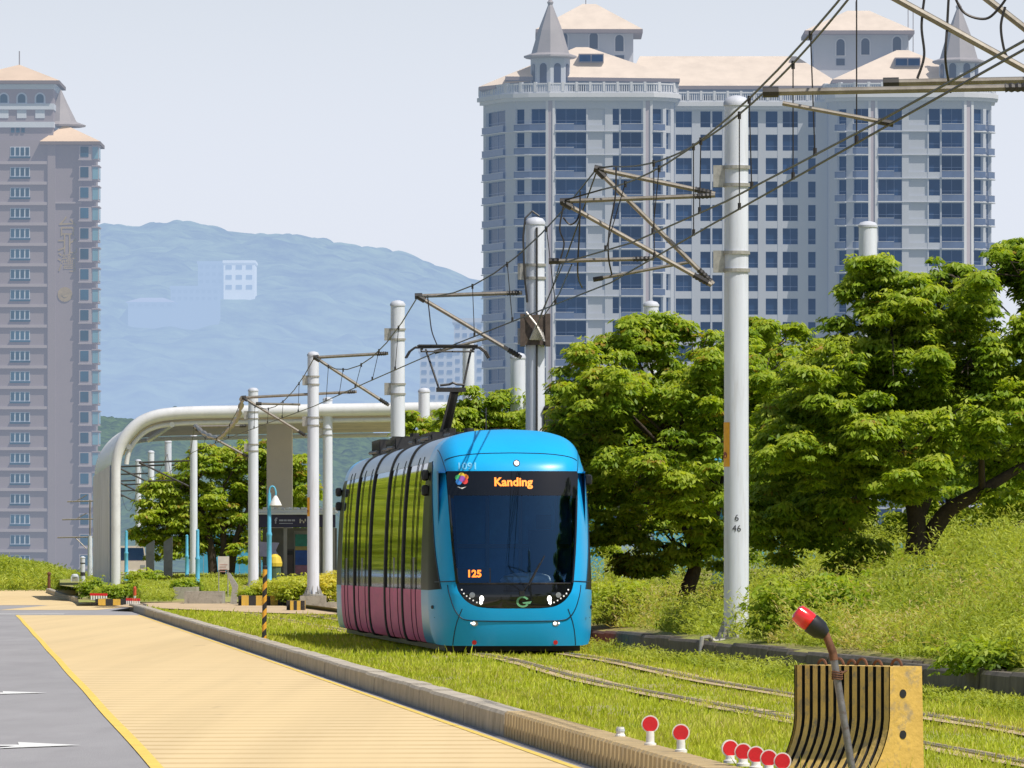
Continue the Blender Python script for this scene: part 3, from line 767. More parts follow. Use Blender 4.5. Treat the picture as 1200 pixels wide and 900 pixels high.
mb = MB(); mb.lathe([(4.0, lz(146)), (4.1, lz(144)), (2.6, lz(140)), (1.1, lz(118)), (.1, lz(102))], (lx(68), 7, 0), 8); mb.build('spire', M['spire_slate'], lt)
mb = MB(); mb.tube([(lx(19), 8, lz(73)), (lx(19), 8, lz(56))], .1, 5); mb.build('antenna', M['spire_slate'], lt)
for i, ch in enumerate('台北灣'):
    mb = MB(); add_text(mb, ch, 3.4, lambda x, z: (lx(79)+x, .2, lz(267+i*21)+z)); mb.build('wall_character', M['bronze'], lt)
mb = MB(); mb.lathe([(1.2, -.04), (1.2, .04)], (0, 0, 0), 16); mb.lathe([(.5, .05), (.5, .09)], (0, 0, 0), 12)
o = mb.build('wall_emblem', M['bronze'], lt); o.location = (lx(76), .22, lz(345)); o.rotation_euler = (R(90), 0, 0)

# ---------------------------------------------------------------- faint buildings on the hill and behind
M['far_white'] = pmat('far white wall', (.80, .80, .80), .8, scale=.1, haze=.74, hcol=(.50, .64, .86))
M['far_grey'] = pmat('far grey wall', (.40, .42, .45), .8, scale=.1, haze=.965, hcol=(.41, .55, .77), var=.05)
M['far_roof'] = pmat('far pale red roof', (.62, .42, .34), .8, scale=.1, haze=.92)
M['far_glass'] = pmat('far window glass', (.06, .10, .18), .4, scale=.2, haze=.945, hcol=(.41, .55, .77))
def far_block(px0, px1, py0, py1, Y, dep, label, mats, storeys, bays, roof=None, rzdeg=0):
    x0, x1 = X_at(px0, Y), X_at(px1, Y); z0, z1 = Z_at(py1, Y), Z_at(py0, Y)
    t = thing('building', label, 'building', ((x0+x1)/2, Y, z0), R(rzdeg)); w_ = (x1-x0); h = z1-z0
    mb = MB(); mb.box(-w_/2, w_/2, 0, dep, -14 if Y > 2500 else 0, h); mb.build('wall', mats[0], t)
    mb = MB(); 
    if roof == 'hip':
        e = [Vector((-w_/2-1, -1, h)), Vector((w_/2+1, -1, h)), Vector((w_/2+1, dep+1, h)), Vector((-w_/2-1, dep+1, h))]; r0, r1 = Vector((-w_/4, dep/2, h+w_*.12)), Vector((w_/4, dep/2, h+w_*.12))
        mb.quad(e[0], e[1], r1, r0); mb.quad(e[2], e[3], r0, r1); mb.tri(e[1], e[2], r1); mb.tri(e[3], e[0], r0)
    else: mb.box(-w_/2-.4, w_/2+.4, -.4, dep+.4, h+.01, h+1.0)
    mb.build('roof', mats[1], t)
    for k in range(storeys):
        za = h*(k+.35)/storeys; zb = h*(k+.78)/storeys
        for j in range(bays):
            mb = MB(); a = -w_/2+w_*(j+.2)/bays; b = -w_/2+w_*(j+.8)/bays
            mb.box(a, b, -.15, .1, za, zb); mb.build('window', mats[2], t)
fm3 = [M['far_grey'], M['far_roof'], M['far_glass']]
fg3 = [M['far_grey'], M['far_grey'], M['far_glass']]
far_block(262, 298, 308, 343, 3040, 30, 'large white building with a pale curved roof high on the hazy hill', [M['far_white'], M['far_white'], M['far_glass']], 3, 3)
far_block(232, 262, 309, 343, 3060, 30, 'dark windowed building joined left of the large white one on the hill', fg3, 4, 4)
far_block(200, 256, 338, 354, 2960, 20, 'long low pale building on the hillside left of the large white building', fg3, 2, 8)
far_block(150, 203, 354, 362, 2930, 24, 'low hillside building with a wide pale red roof nearest the left tower', fm3, 1, 6, 'hip')
def mid(v, h): return pmat('mid haze wall', v, .8, scale=.1, var=.04, haze=h)
M['mid_wall'] = mid((.44, .42, .40), .55); M['mid_glass'] = mid((.05, .1, .2), .5)
far_block(492, 532, 412, 500, 1700, 20, 'pale hazy apartment block seen behind the pantograph', [M['mid_wall'], M['mid_wall'], M['mid_glass']], 9, 4)
far_block(532, 566, 378, 500, 1760, 20, 'taller pale hazy apartment block beside the big tower, behind the pantograph', [M['mid_wall'], M['mid_wall'], M['mid_glass']], 12, 4)
# ================================================================== THE TRAM
TRZ = R(4.0)
tram = thing('tram', 'bright blue fronted tram with pink lower sides and mirror-like windows on the grass track', 'tram', (0.06, 124.3, 0.0), TRZ)
M['tram_blue'] = pmat('tram blue paint', (.012, .37, .74), .30, var=.04, scale=1.2, coat=.07, spec=.22, dirt=(.02, .32, .66), dirt_amt=.25)
M['tram_glass_black'] = pmat('black tram glazing', (.006, .007, .009), .04, var=.2, scale=2, spec=.6)
M['cab_side_glass'] = pmat('dark cab side glass', (.010, .011, .013), .35, var=.5, scale=1.5, spec=.04)
M['tram_pink'] = pmat('pink tram side paint', (.80, .17, .34), .5, var=.12, scale=.9, stretch=(1, .35, 2.2), coat=.0, spec=.07, dirt=(.50, .14, .24), dirt_amt=.45)
M['tram_silver'] = pmat('silver tram roof flank', (.34, .42, .53), .30, .35, var=.06, scale=1.5)
M['tram_side_glass'] = pmat('tram side glass', (.012, .016, .012), .035, var=.3, scale=.6, bump=.02, bscale=1.6, spec=.55)
M['rubber'] = pmat('black rubber bellows', (.012, .012, .012), .7, scale=8)
M['led'] = pmat('lit orange led', (.9, .25, .02), .5, scale=30, emit=((1.0, .23, .03), 1.3))
M['lamp_white'] = pmat('lit white lamp', (.9, .9, .88), .3, scale=30, emit=((1, .97, .9), 2.2))
M['led_white'] = pmat('white running led', (.8, .8, .8), .3, scale=30, emit=((1, .97, .92), .35))
M['lamp_lens'] = pmat('grey lamp lens', (.30, .32, .34), .15, .3, scale=30)
M['seam'] = pmat('dark panel seam', (.006, .03, .06), .5, scale=10)
M['tram_number'] = pmat('pale blue number', (.16, .55, .86), .4, scale=20)
M['cab_inner'] = pmat('navy cab lining', (.06, .22, .42), .6, scale=3, var=.3)
M['cab_light'] = pmat('pale dashboard', (.75, .78, .78), .5, scale=3)
M['seat_dark'] = pmat('dark seat', (.01, .012, .016), .8, scale=6)
m, nt, out = new_mat('windshield glass'); L = nt.links.new
tb = N(nt, 'ShaderNodeBsdfTransparent'); tb.inputs[0].default_value = (.62, .80, .95, 1)
gl = N(nt, 'ShaderNodeBsdfGlossy'); gl.inputs['Roughness'].default_value = .02; gl.inputs['Color'].default_value = (.30, .62, 1, 1)
fz = N(nt, 'ShaderNodeFresnel'); fz.inputs[0].default_value = 2.1
nz = N(nt, 'ShaderNodeTexNoise'); nz.inputs['Scale'].default_value = .8; tcg = N(nt, 'ShaderNodeTexCoord'); L(tcg.outputs['Object'], nz.inputs['Vector'])
bpg = N(nt, 'ShaderNodeBump'); bpg.inputs['Strength'].default_value = .05; L(nz.outputs['Fac'], bpg.inputs['Height']); L(bpg.outputs[0], gl.inputs['Normal'])
mx = N(nt, 'ShaderNodeMixShader'); L(fz.outputs[0], mx.inputs[0]); L(tb.outputs[0], mx.inputs[1]); L(gl.outputs[0], mx.inputs[2]); L(mx.outputs[0], out.inputs[0])
M['windshield'] = m

# corresponding points: silhouette C and windscreen edge W, right half, bottom to top
KEY = [((0, .16), (0, .765)), ((.7, .16), (.36, .768)), ((1.16, .17), (.56, .785)), ((1.255, .24), (.68, .82)), ((1.30, .45), (.79, .89)), ((1.32, .75), (.87, .985)),
       ((1.325, 1.06), (.93, 1.11)), ((1.322, 1.4), (.965, 1.4)), ((1.312, 1.8), (1.0, 1.8)), ((1.29, 2.3), (1.03, 2.3)), ((1.262, 2.7), (1.05, 2.7)),
       ((1.235, 2.98), (1.062, 2.94)), ((1.20, 3.17), (1.068, 2.975)), ((1.13, 3.36), (1.06, 2.995)), ((1.02, 3.50), (1.0, 3.0)), ((.82, 3.61), (.80, 3.0)), ((.5, 3.68), (.48, 3.0)), ((0, 3.705), (0, 3.0))]
KEY = [((c[0]*1.012, c[1]), (w_[0]*1.012, w_[1])) for c, w_ in KEY]
def catmull(P, n):
    out = []
    P = [P[0]]+P+[P[-1]]
    for i in range(1, len(P)-2):
        for k in range(n):
            t = k/n; a, b, c, d = P[i-1], P[i], P[i+1], P[i+2]
            out.append(tuple(.5*((2*b[j])+(-a[j]+c[j])*t+(2*a[j]-5*b[j]+4*c[j]-d[j])*t*t+(-a[j]+3*b[j]-3*c[j]+d[j])*t**3) for j in range(len(b))))
    out.append(tuple(P[-2])); return out
NS = 5
half = catmull([(*c, *w_) for c, w_ in KEY], NS)
# exact rows at the belt and the glass top
ring = [h for h in half]+[(-c, z, -wx, wz) for c, z, wx, wz in half[-2:0:-1]]    # closed ring, counter-clockwise
NR = len(ring)
I_BELT = 6*NS; I_TOP = 12*NS
def depth(x, z):
    d = .40*(abs(x)/1.3)**2.6
    if z > 1: d += .20*(z-1)+.045*(z-1)**2
    if z < .9: d += .16*((.9-z)/.8)**2
    if z > 2.95: d += .9*((z-2.95)/.75)**2.6
    return d
CZ = [h[1] for h in half if h[1] <= 3.2]; CX = [h[0] for h in half if h[1] <= 3.2]
CZ2 = [h[0] for h in half if h[1] > 3.0][::-1]; CX2 = [h[1] for h in half if h[1] > 3.0][::-1]
def surf(x, z):
    y = depth(x, z)
    xm = float(np.interp(max(.75, min(z, 3.15)), CZ, CX)); q = min(1, max(0, (abs(x)/xm-.70)/.30))
    y += 1.05*(1-math.sqrt(max(0, 1-q*q)))**1.05
    zc = float(np.interp(min(abs(x), 1.22), CZ2, CX2)); qz = min(1, max(0, (z-3.02)/max(.05, zc-3.02)))
    return y+.45*(1-math.sqrt(max(0, 1-qz*qz)))
def S(i, r):
    """nose surface: ring index i, r=0 windscreen edge .. 1 silhouette; rounded off towards the sides and the roof"""
    cx, cz, wx, wz = ring[i % NR]
    x, z = wx+(cx-wx)*r, wz+(cz-wz)*r
    return Vector((x, surf(x, z), z))
LEN = 34.6; CABL = 3.35
def shellpt(i, v):
    """v 0..1 nose, 1..2 straight cab side"""
    if v <= 1: return S(i, math.sin(v*math.pi/2))
    p = S(i, 1.0); return Vector((p.x, p.y+(CABL-p.y)*(v-1), p.z))
def vb(i):
    """where the black cab side window starts on row i of the right half"""
    t = (i-I_BELT)/(I_TOP-I_BELT)
    return .40+.52*t**1.1
def make_cab(parent, flip):
    G = (lambda p: (p.x, p.y, p.z)) if not flip else (lambda p: (-p.x, LEN-p.y, p.z))
    mb = MB(); gl_ = MB()
    def rowidx(i): return i if i <= len(half)-1 else NR-i       # mirror index to right half
    NV = 26
    cols = {}
    for i in range(NR):
        h = rowidx(i)
        v1 = vb(h) if I_BELT <= h <= I_TOP else None
        cols[i] = v1
    def strip(mbx, i, j, va, vc, va2, vc2, n):
        b = len(mbx.v)
        for k in range(n+1):
            t = k/n
            mbx.v.append(G(shellpt(i, va+(vc-va)*t))); mbx.v.append(G(shellpt(j, va2+(vc2-va2)*t)))
        for k in range(n): mbx.face((b+2*k, b+2*k+1, b+2*k+3, b+2*k+2)[::-1])
    for i in range(NR):
        j = (i+1) % NR; hi, hj = rowidx(i), rowidx(j)
        if I_BELT <= hi <= I_TOP and I_BELT <= hj <= I_TOP:
            strip(mb, i, j, 0, vb(hi), 0, vb(hj), NV)
            strip(gl_, i, j, vb(hi), 2, vb(hj), 2, 20)
        else:
            strip(mb, i, j, 0, 2, 0, 2, NV+16)
    def weld(mbx, name, mat):
        o = mbx.build(name, mat, parent)
        import bmesh
        bm = bmesh.new(); bm.from_mesh(o.data); bmesh.ops.remove_doubles(bm, verts=bm.verts, dist=.0008); bm.normal_update(); bm.to_mesh(o.data); bm.free()
        o.data.polygons.foreach_set('use_smooth', [True]*len(o.data.polygons)); o.data.set_sharp_from_angle(angle=R(50)); return o
    cab = weld(mb, 'cab_shell', M['tram_blue'])
    # side glazing left/right as separate windows
    nleft = MB(); nright = MB()
    for f in gl_.f:
        xs_ = sum(gl_.v[k][0] for k in f)
        t = nleft if xs_ < 0 else nright
        b = len(t.v); t.v += [gl_.v[k] for k in f]; t.face([b+k for k in range(len(f))])
    for t in (nleft, nright): weld(t, 'cab_window', M['cab_side_glass'])
    # windscreen in three bands
    wl = [(h[2], h[3]) for h in half if h[3] < 2.999]
    zz = [p[1] for p in wl]; xx = [p[0] for p in wl]
    def wx(z): return float(np.interp(z, zz, xx))
    def band(z0, z1, n, name, mat, inset=0.0):
        rows = []
        for z in np.linspace(z0, z1, n):
            x = wx(z); rows.append([G(Vector((x*t, depth(x*t, z)+inset, z))) for t in np.linspace(-1, 1, 33)])
        o = MB().grid(rows if not flip else rows).build(name, mat, parent, 60); return o
    dp = band(2.60, 2.9995, 8, 'destination_panel', M['tram_glass_black'])
    ws = band(1.17, 2.598, 30, 'windshield', M['windshield'])
    lp = band(.7655, 1.168, 14, 'light_panel', M['tram_glass_black'])
    return cab, dp, ws, lp, wx, G, weld
cab, dpanel, wshield, lpanel, WX, G0, weld = make_cab(tram, False)
def sf(x, z, off=.004): return (x, depth(x, z)-off, z)
def disc(mb, x, z, r, off, n=14, rx=None):
    b = len(mb.v); mb.v.append(sf(x, z, off))
    for k in range(n):
        t = 2*math.pi*k/n; mb.v.append(sf(x+(rx or r)*math.cos(t), z+r*math.sin(t), off))
    for k in range(n): mb.face((b, b+1+k, b+1+(k+1) % n))
# destination text, logo
mb = MB(); add_text(mb, 'Kanding', .19, lambda x, z: sf(.015+x*1.02-.02, 2.815+z, .006), .006); mb.build('led_text', M['led'], dpanel)
LOGO = [('orange logo petal', (.8, .22, .02), .06, .055), ('yellow logo petal', (.75, .55, .04), .0, .08), ('green logo petal', (.08, .5, .16), -.055, .045), ('blue logo petal', (.05, .25, .7), -.045, -.02), ('red logo petal', (.75, .06, .06), .05, -.01), ('violet logo petal', (.35, .1, .45), .005, .03)]
mb = MB(); mats = []
for k, (nm, c, dx, dz) in enumerate(LOGO):
    mats.append(pmat(nm, c, .5, scale=20)); mb.mat(k); disc(mb, -.835+dx, 2.845+dz, .05, .006+.0008*k)
mats.append(M['white_plastic']); mb.mat(6)
n = len(mb.v); mb.v += [sf(-.91, 2.745, .006), sf(-.835, 2.705, .006), sf(-.76, 2.745, .006), sf(-.835, 2.728, .006)]; mb.face((n, n+1, n+2, n+3))
mb.build('logo', mats, dpanel)
# run number box inside the lower left of the windscreen
mb = MB(); n = len(mb.v)
mb.v += [sf(-.93, 1.19, .003), sf(-.40, 1.19, .003), sf(-.40, 1.42, .003), sf(-.945, 1.42, .003)]; mb.face((n, n+1, n+2, n+3))
rb = mb.build('run_number_display', M['black_plastic'], wshield)
mb = MB(); add_text(mb, '125', .16, lambda x, z: sf(-.665+x, 1.325+z, .007), .006); mb.build('led_text', M['led'], rb)
# lamps
mb = MB()
for s in (-1, 1):
    for k in range(7):
        t = k/6; x = s*(.865-.30*t**1.25); z = 1.07-.235*t**.75
        ml = MB(); disc(ml, x, z, .013, .006, 10); ml.build('running_led', M['led_white'], lpanel)
    mb2 = MB(); disc(mb2, s*.55, .925, .052, .006, 14, .036); disc(mb2, s*.56, .862, .028, .006, 12); mb2.build('headlight', M['lamp_white'], tram)
    mb2 = MB(); disc(mb2, s*.70, .985, .045, .006); mb2.build('fog_lamp', M['lamp_lens'], tram)
    mb2 = MB(); disc(mb2, s*.66, .52, .042, .006, 14, .056); l_ = mb2.build('lower_lamp', M['lamp_lens'], tram)
    mb2 = MB(); disc(mb2, s*.66-.015, .525, .026, .009); disc(mb2, s*.66+.05*s, .53, .014, .009); mb2.build('bulb', M['lamp_white'], l_)
    mb2 = MB(); disc(mb2, s*.66, .215, .038, .010); mb2.build('red_reflector', M['red_refl'], tram)
    mb2 = MB(); c = S(I_BELT-6 if s > 0 else NR-(I_BELT-6), .9); mb2.lathe([(.03, 0), (.03, .02)], (0, 0, 0), 10); o = mb2.build('side_marker', M['black_plastic'], tram); o.location = (c.x*1.002, c.y-.02, c.z+.07); o.rotation_euler = (R(90), 0, s*R(60))
mb = MB(); disc(mb, .06, 3.13, .055, .006, 18); tl = mb.build('top_lamp', M['black_plastic'], tram)
mb = MB(); disc(mb, .06, 3.13, .036, .011, 16); mb.build('bulb', M['lamp_white'], tl)
# green ring emblem at the foot of the windscreen
M['emblem_green'] = pmat('pale green emblem', (.16, .42, .22), .4, scale=20)
mb = MB(); b = len(mb.v)
for k in range(23):
    t = R(30+k*300/22); 
    for rr in (.062, .092): mb.v.append(sf(.115+rr*1.15*math.cos(t), .875+rr*math.sin(t), .006))
for k in range(22): mb.face((b+2*k, b+2*k+1, b+2*k+3, b+2*k+2))
n = len(mb.v); mb.v += [sf(.11, .865, .007), sf(.26, .885, .007), sf(.235, .84, .007), sf(.12, .845, .007)]; mb.face((n, n+1, n+2, n+3))
mb.build('emblem', M['emblem_green'], lpanel)
# fleet number
mb = MB(); add_text(mb, '1091', .155, lambda x, z: sf(-.74+x*1.1, 3.075+z, .005), .004); mb.build('fleet_number', M['tram_number'], tram)
# panel seams
mb = MB()
def seam(pts, r=.008): mb.tube(pts, r, 5)
lo = [i for i in range(-(I_BELT+1), I_BELT+2)]
seam([S(i % NR, .34)-Vector((0, .002, 0)) for i in lo], .010)
for s in (1, -1):
    idx = lambda i: (i % NR) if s > 0 else (-i) % NR
    seam([S(idx(13*NS), r)-Vector((0, .002, 0)) for r in np.linspace(0.02, 1, 14)])
    seam([S(idx(I_BELT+2), r)-Vector((0, .002, 0)) for r in np.linspace(.0, .80, 12)], .010)
    seam([(s*x, surf(x, z)-.002, z) for x, z in ((.86, .76), (.90, .66), (.94, .55), (.97, .42), (.99, .28), (1.0, .17))])
    seam([S(idx(i), math.sin(vb(i)*math.pi/2)) - Vector((0, .003, 0)) if vb(i) <= 1 else shellpt(idx(i), vb(i))-Vector((0, .004, 0)) for i in range(I_BELT, I_TOP+1)], .014)
    n_ = S(idx(22), .85); seam([(n_.x-.16*s, n_.y-.05, n_.z), (n_.x+.02*s, n_.y+.06, n_.z)], .006)
seam([S(i % NR, .42)-Vector((0, .004, -.002)) for i in range(13*NS+2, NR-13*NS-1)], .008)
mb.build('panel_seam', M['seam'], cab)
# black border of the windscreen
mb = MB(); mb.tube([sf(-WX(z)*.985, z, .004) for z in np.linspace(2.6, 1.17, 20)], .022, 5); mb.tube([sf(WX(z)*.985, z, .004) for z in np.linspace(2.6, 1.17, 20)], .022, 5)
for s, xx in ((-1, .93), (1, .93)): 
    n = len(mb.v); mb.v += [sf(s*WX(2.598), 2.598, .003), sf(s*(WX(2.598)-.09), 2.598, .003), sf(s*(WX(1.17)-.05), 1.17, .003), sf(s*WX(1.17), 1.17, .003)]; mb.face((n, n+1, n+2, n+3))
mb.tube([sf(x, 1.172, .003) for x in np.linspace(-.9, .9, 20)], .014, 5)
mb.build('windshield_border', M['tram_glass_black'], wshield)
# wiper
mb = MB(); mb.tube([sf(.10, 1.02, .03), sf(.18, 1.12, .05), sf(.40, 1.50, .04)], .012, 6); mb.tube([sf(.22, 1.14, .03), sf(.48, 1.62, .02)], .010, 6); mb.box(.06, .14, depth(.1, 1.0)-.06, depth(.1, 1.0), .98, 1.05)
mb.build('wiper', M['black_plastic'], wshield)
# cab interior
mb = MB()
mb.quad((-1.2, 3.2, .6), (1.2, 3.2, .6), (1.2, 3.2, 3.2), (-1.2, 3.2, 3.2))
mb.quad((-1.2, .5, .62), (1.2, .5, .62), (1.2, 3.2, .62), (-1.2, 3.2, .62)); mb.quad((-1.2, .9, 2.97), (-1.2, 3.2, 2.97), (1.2, 3.2, 2.97), (1.2, .9, 2.97))
mb.quad((-1.2, .9, .6), (-1.2, 3.2, .6), (-1.2, 3.2, 3), (-1.2, .9, 3)); mb.quad((1.2, .9, .6), (1.2, .9, 3), (1.2, 3.2, 3), (1.2, 3.2, .6))
ci = mb.build('cab_interior', M['cab_inner'], tram)
mb = MB(); mb.lathe([(.03, 0), (.40, .02), (.46, .10), (.40, .17), (.2, .22), (.02, .23)], (.28, 1.15, 1.12), 20); mb.box(-.9, .9, .75, 1.2, .95, 1.10); mb.build('dashboard', M['cab_light'], ci)
mb = MB(); mb.box(.35, .85, 1.9, 2.05, 1.2, 2.05); mb.box(.35, .85, 1.5, 2.0, 1.1, 1.22); mb.box(.48, .72, 1.93, 2.03, 2.06, 2.3); mb.build('driver_seat', M['seat_dark'], ci)
mb = MB()
for x in (-.85, -.25, .3, .9): mb.box(x-.03, x+.03, 3.1, 3.19, .7, 2.95)
mb.box(-1.1, 1.1, 3.08, 3.18, 1.75, 1.82); mb.build('bulkhead_frame', M['black_plastic'], ci)

# car sections
def side_prof(): return [(h[0], h[1]) for h in half]
hp = side_prof()
def section(y0, y1, doors):
    body = MB(); g = .0
    full = [(x, z) for x, z in hp]+[(-x, z) for x, z in hp[-2::-1]]
    nh = len(hp)
    def rowm(k):   # material of the strip k..k+1 on half profile
        return 0 if k < I_BELT else (1 if k < I_TOP else 2)
    for s in (1, -1):
        for k in range(nh-1):
            mi = rowm(k)
            if mi == 1: continue
            body.mat(0 if mi == 0 else 1)
            a, b = hp[k], hp[k+1]
            P = [(s*a[0], y0, a[1]), (s*a[0], y1, a[1]), (s*b[0], y1, b[1]), (s*b[0], y0, b[1])]
            if s < 0: P = P[::-1]
            body.quad(*P)
    for y in (y0, y1):      # end walls
        n = len(body.v); body.v += [(x, y, z) for x, z in full]; body.mat(1); body.face(list(range(n, n+len(full)))[::(1 if y == y0 else -1)])
    o = body.build('car_section', [M['tram_pink'], M['tram_silver']], tram)
    weld_o(o)
    zb, zt = hp[I_BELT][1], hp[I_TOP][1]
    for s in (1, -1):
        w_ = MB()
        for k in range(I_BELT, I_TOP):
            a, b = hp[k], hp[k+1]
            P = [(s*(a[0]-.004), y0+.02, a[1]), (s*(a[0]-.004), y1-.02, a[1]), (s*(b[0]-.004), y1-.02, b[1]), (s*(b[0]-.004), y0+.02, b[1])]
            if s < 0: P = P[::-1]
            w_.quad(*P)
        wo_ = w_.build('side_window', M['tram_side_glass'], o); weld_o(wo_)
        for (d0, d1) in doors:
            dm = MB()
            for yy in (d0, d1):
                pts = [(s*(x+.006), yy, z) for x, z in hp[8:I_TOP+4]]
                dm.tube(pts, .007, 4)
            dm.tube([(s*(hp[I_TOP][0]+.006), d0, hp[I_TOP][1]-.25), (s*(hp[I_TOP][0]+.006), d1, hp[I_TOP][1]-.25)], .008, 4)
            dob = dm.build('door', M['rubber'], o)
            hm = MB(); hm.tube([(s*1.335, (d0+d1)/2+.12, 1.0), (s*1.335, (d0+d1)/2+.12, 1.6)], .012, 6); hm.build('handle', M['galv'], dob)
        pm = MB()
        pm.box(s*1.318-.012, s*1.318+.012, (y0+y1)/2-.4, (y0+y1)/2+.4, .66, .672); pm.build('grille', M['rubber'], o)
    return o
def weld_o(o):
    import bmesh
    bm = bmesh.new(); bm.from_mesh(o.data); bmesh.ops.remove_doubles(bm, verts=bm.verts, dist=.0008); bmesh.ops.recalc_face_normals(bm, faces=bm.faces) if o.name.startswith('car_section') else None; bm.to_mesh(o.data); bm.free()
    o.data.polygons.foreach_set('use_smooth', [True]*len(o.data.polygons)); o.data.set_sharp_from_angle(angle=R(40))
cuts = [(3.36, 8.7, [(4.9, 6.2)]), (9.0, 14.4, [(10.4, 12.9)]), (14.7, 19.9, []), (20.2, 25.6, [(21.6, 24.1)]), (25.9, 31.24, [(28.4, 29.7)])]
for a, b, d in cuts: section(a, b, d)
for y in (8.85, 14.55, 20.05, 25.75):
    mb = MB()
    for k in range(3):
        yy = y-.13+k*.13
        mb.grid([[(x*q, yy+dy, 1.8+(z-1.8)*q) for x, z in [(x, z) for x, z in hp]+[(-x, z) for x, z in hp[-2:0:-1]]] for dy, q in ((-.062, .985), (-.045, 1.016), (.045, 1.016), (.062, .985))], close=True)
    mb.build('gangway_bellows', M['rubber'], tram, 40)
rcab, *_ = make_cab(tram, True)
mb = MB(); mb.box(-1.1, 1.1, .7, 33.9, .07, .2); 
for y in (2.4, 4.2, 16.2, 18.2, 30.2, 32.0):
    for s in (-1, 1): mb.tube([(s*.66, y, .30), (s*.80, y, .30)], .29, 16)
mb.build('underframe', M['dark_metal'], tram)
# mirrors (camera pods) both ends, both sides
def mirror(s, y, z):
    mb = MB(); x = s*1.27
    mb.tube([(x-.03*s, y+.05, z+.02), (x+.06*s, y-.02, z+.02)], .03, 6); mb.lathe([(.03, -.09), (.06, -.07), (.068, 0), (.06, .07), (.03, .09)], (x+.055*s, y-.06, z), 12)
    mb.box(*sorted((x+.015*s, x+.095*s)), y-.16, y-.06, z-.06, z+.07)
    mb.build('mirror', M['black_plastic'], tram)
for s in (-1, 1):
    for z in (2.95, 2.70):
        if s < 0 or z > 2.8: mirror(s, 2.5 if s < 0 else 1.9, z-(0 if s < 0 else .08))
    for z in (2.95, 2.66): mirror(s, LEN-1.9, z)
# roof equipment
for (y0, y1, hw, zt) in ((6.3, 8.0, .6, 3.70), (9.6, 11.8, .78, 3.76), (12.2, 14.1, .7, 3.78), (15.0, 16.2, .75, 3.78), (20.8, 22.6, .8, 3.86), (23.0, 25.2, .75, 3.84), (26.4, 29.4, .8, 3.90)):
    mb = MB(); mb.box(-hw, hw, y0, y1, 3.60, zt)
    n = int((y1-y0)/.25)
    for k in range(n): mb.box(-hw-.02, hw+.02, y0+.08+k*.25, y0+.16+k*.25, 3.66, zt+.03)
    for s in (-1, 1):
        mb.lathe([(.09, 0), (.09, .08)], (s*hw*.5, (y0+y1)/2, zt+.03), 10)
        mb.tube([(s*(hw+.05), y0, 3.68), (s*(hw+.05), y1, 3.70)], .035, 6)
    mb.build('roof_unit', M['dark_metal'], tram)
mb = MB(); mb.box(-.35, .35, 3.9, 5.6, 3.66, 3.70); mb.tube([(-.2, 4.2, 3.74), (-.2, 4.2, 4.1)], .012, 5); mb.build('roof_unit', M['dark_metal'], tram)
# pantograph
pg = MB(); YP = 18.0; ZB = 3.72
pg.box(-.6, .6, YP-.8, YP+.8, ZB, ZB+.1)
for sx in (-.5, .5):
    for sy in (-.6, .6): pg.lathe([(.05, -.1), (.07, -.06), (.05, -.03), (.07, 0), (.05, .03)], (sx, YP+sy, ZB), 8)
pan = pg.build('pantograph', M['dark_metal'], tram)
mb = MB(); mb.tube([(-.03, YP+.7, ZB+.1), (.10, YP-.55, 4.68)], [.10, .085], 8); mb.box(-.24, .30, YP-.62, YP-.5, 4.66, 4.74); mb.tube([(-.17, YP-.56, 4.78), (.0, YP-.56, 4.80), (.07, YP-.56, 4.83), (.14, YP-.56, 4.80), (.28, YP-.56, 4.79)], .025, 6); mb.build('lower_arm', M['dark_metal'], pan)
for s, xb in ((-1, -.19), (1, .25)):
    mb = MB(); mb.tube([(xb, YP-.55, 4.72), (s*.42+.03, YP+.2, 5.46)], .022, 6); mb.build('upper_arm', M['dark_metal'], pan)
mb = MB()
for dy in (-.2, .2):
    mb.tube([(-.77, YP+dy, 5.30), (-.70, YP+dy, 5.42), (-.60, YP+dy, 5.495), (0, YP+dy, 5.51), (.60, YP+dy, 5.495), (.70, YP+dy, 5.42), (.77, YP+dy, 5.30)], .022, 6)
    mb.box(-.55, .55, YP+dy-.03, YP+dy+.03, 5.515, 5.545)
mb.tube([(-.48, YP-.2, 5.46), (-.48, YP+.2, 5.46)], .02, 6); mb.tube([(.48, YP-.2, 5.46), (.48, YP+.2, 5.46)], .02, 6); mb.tube([(-.5, YP, 5.42), (.5, YP, 5.42)], .018, 6)
mb.build('collector_head', M['dark_metal'], pan)
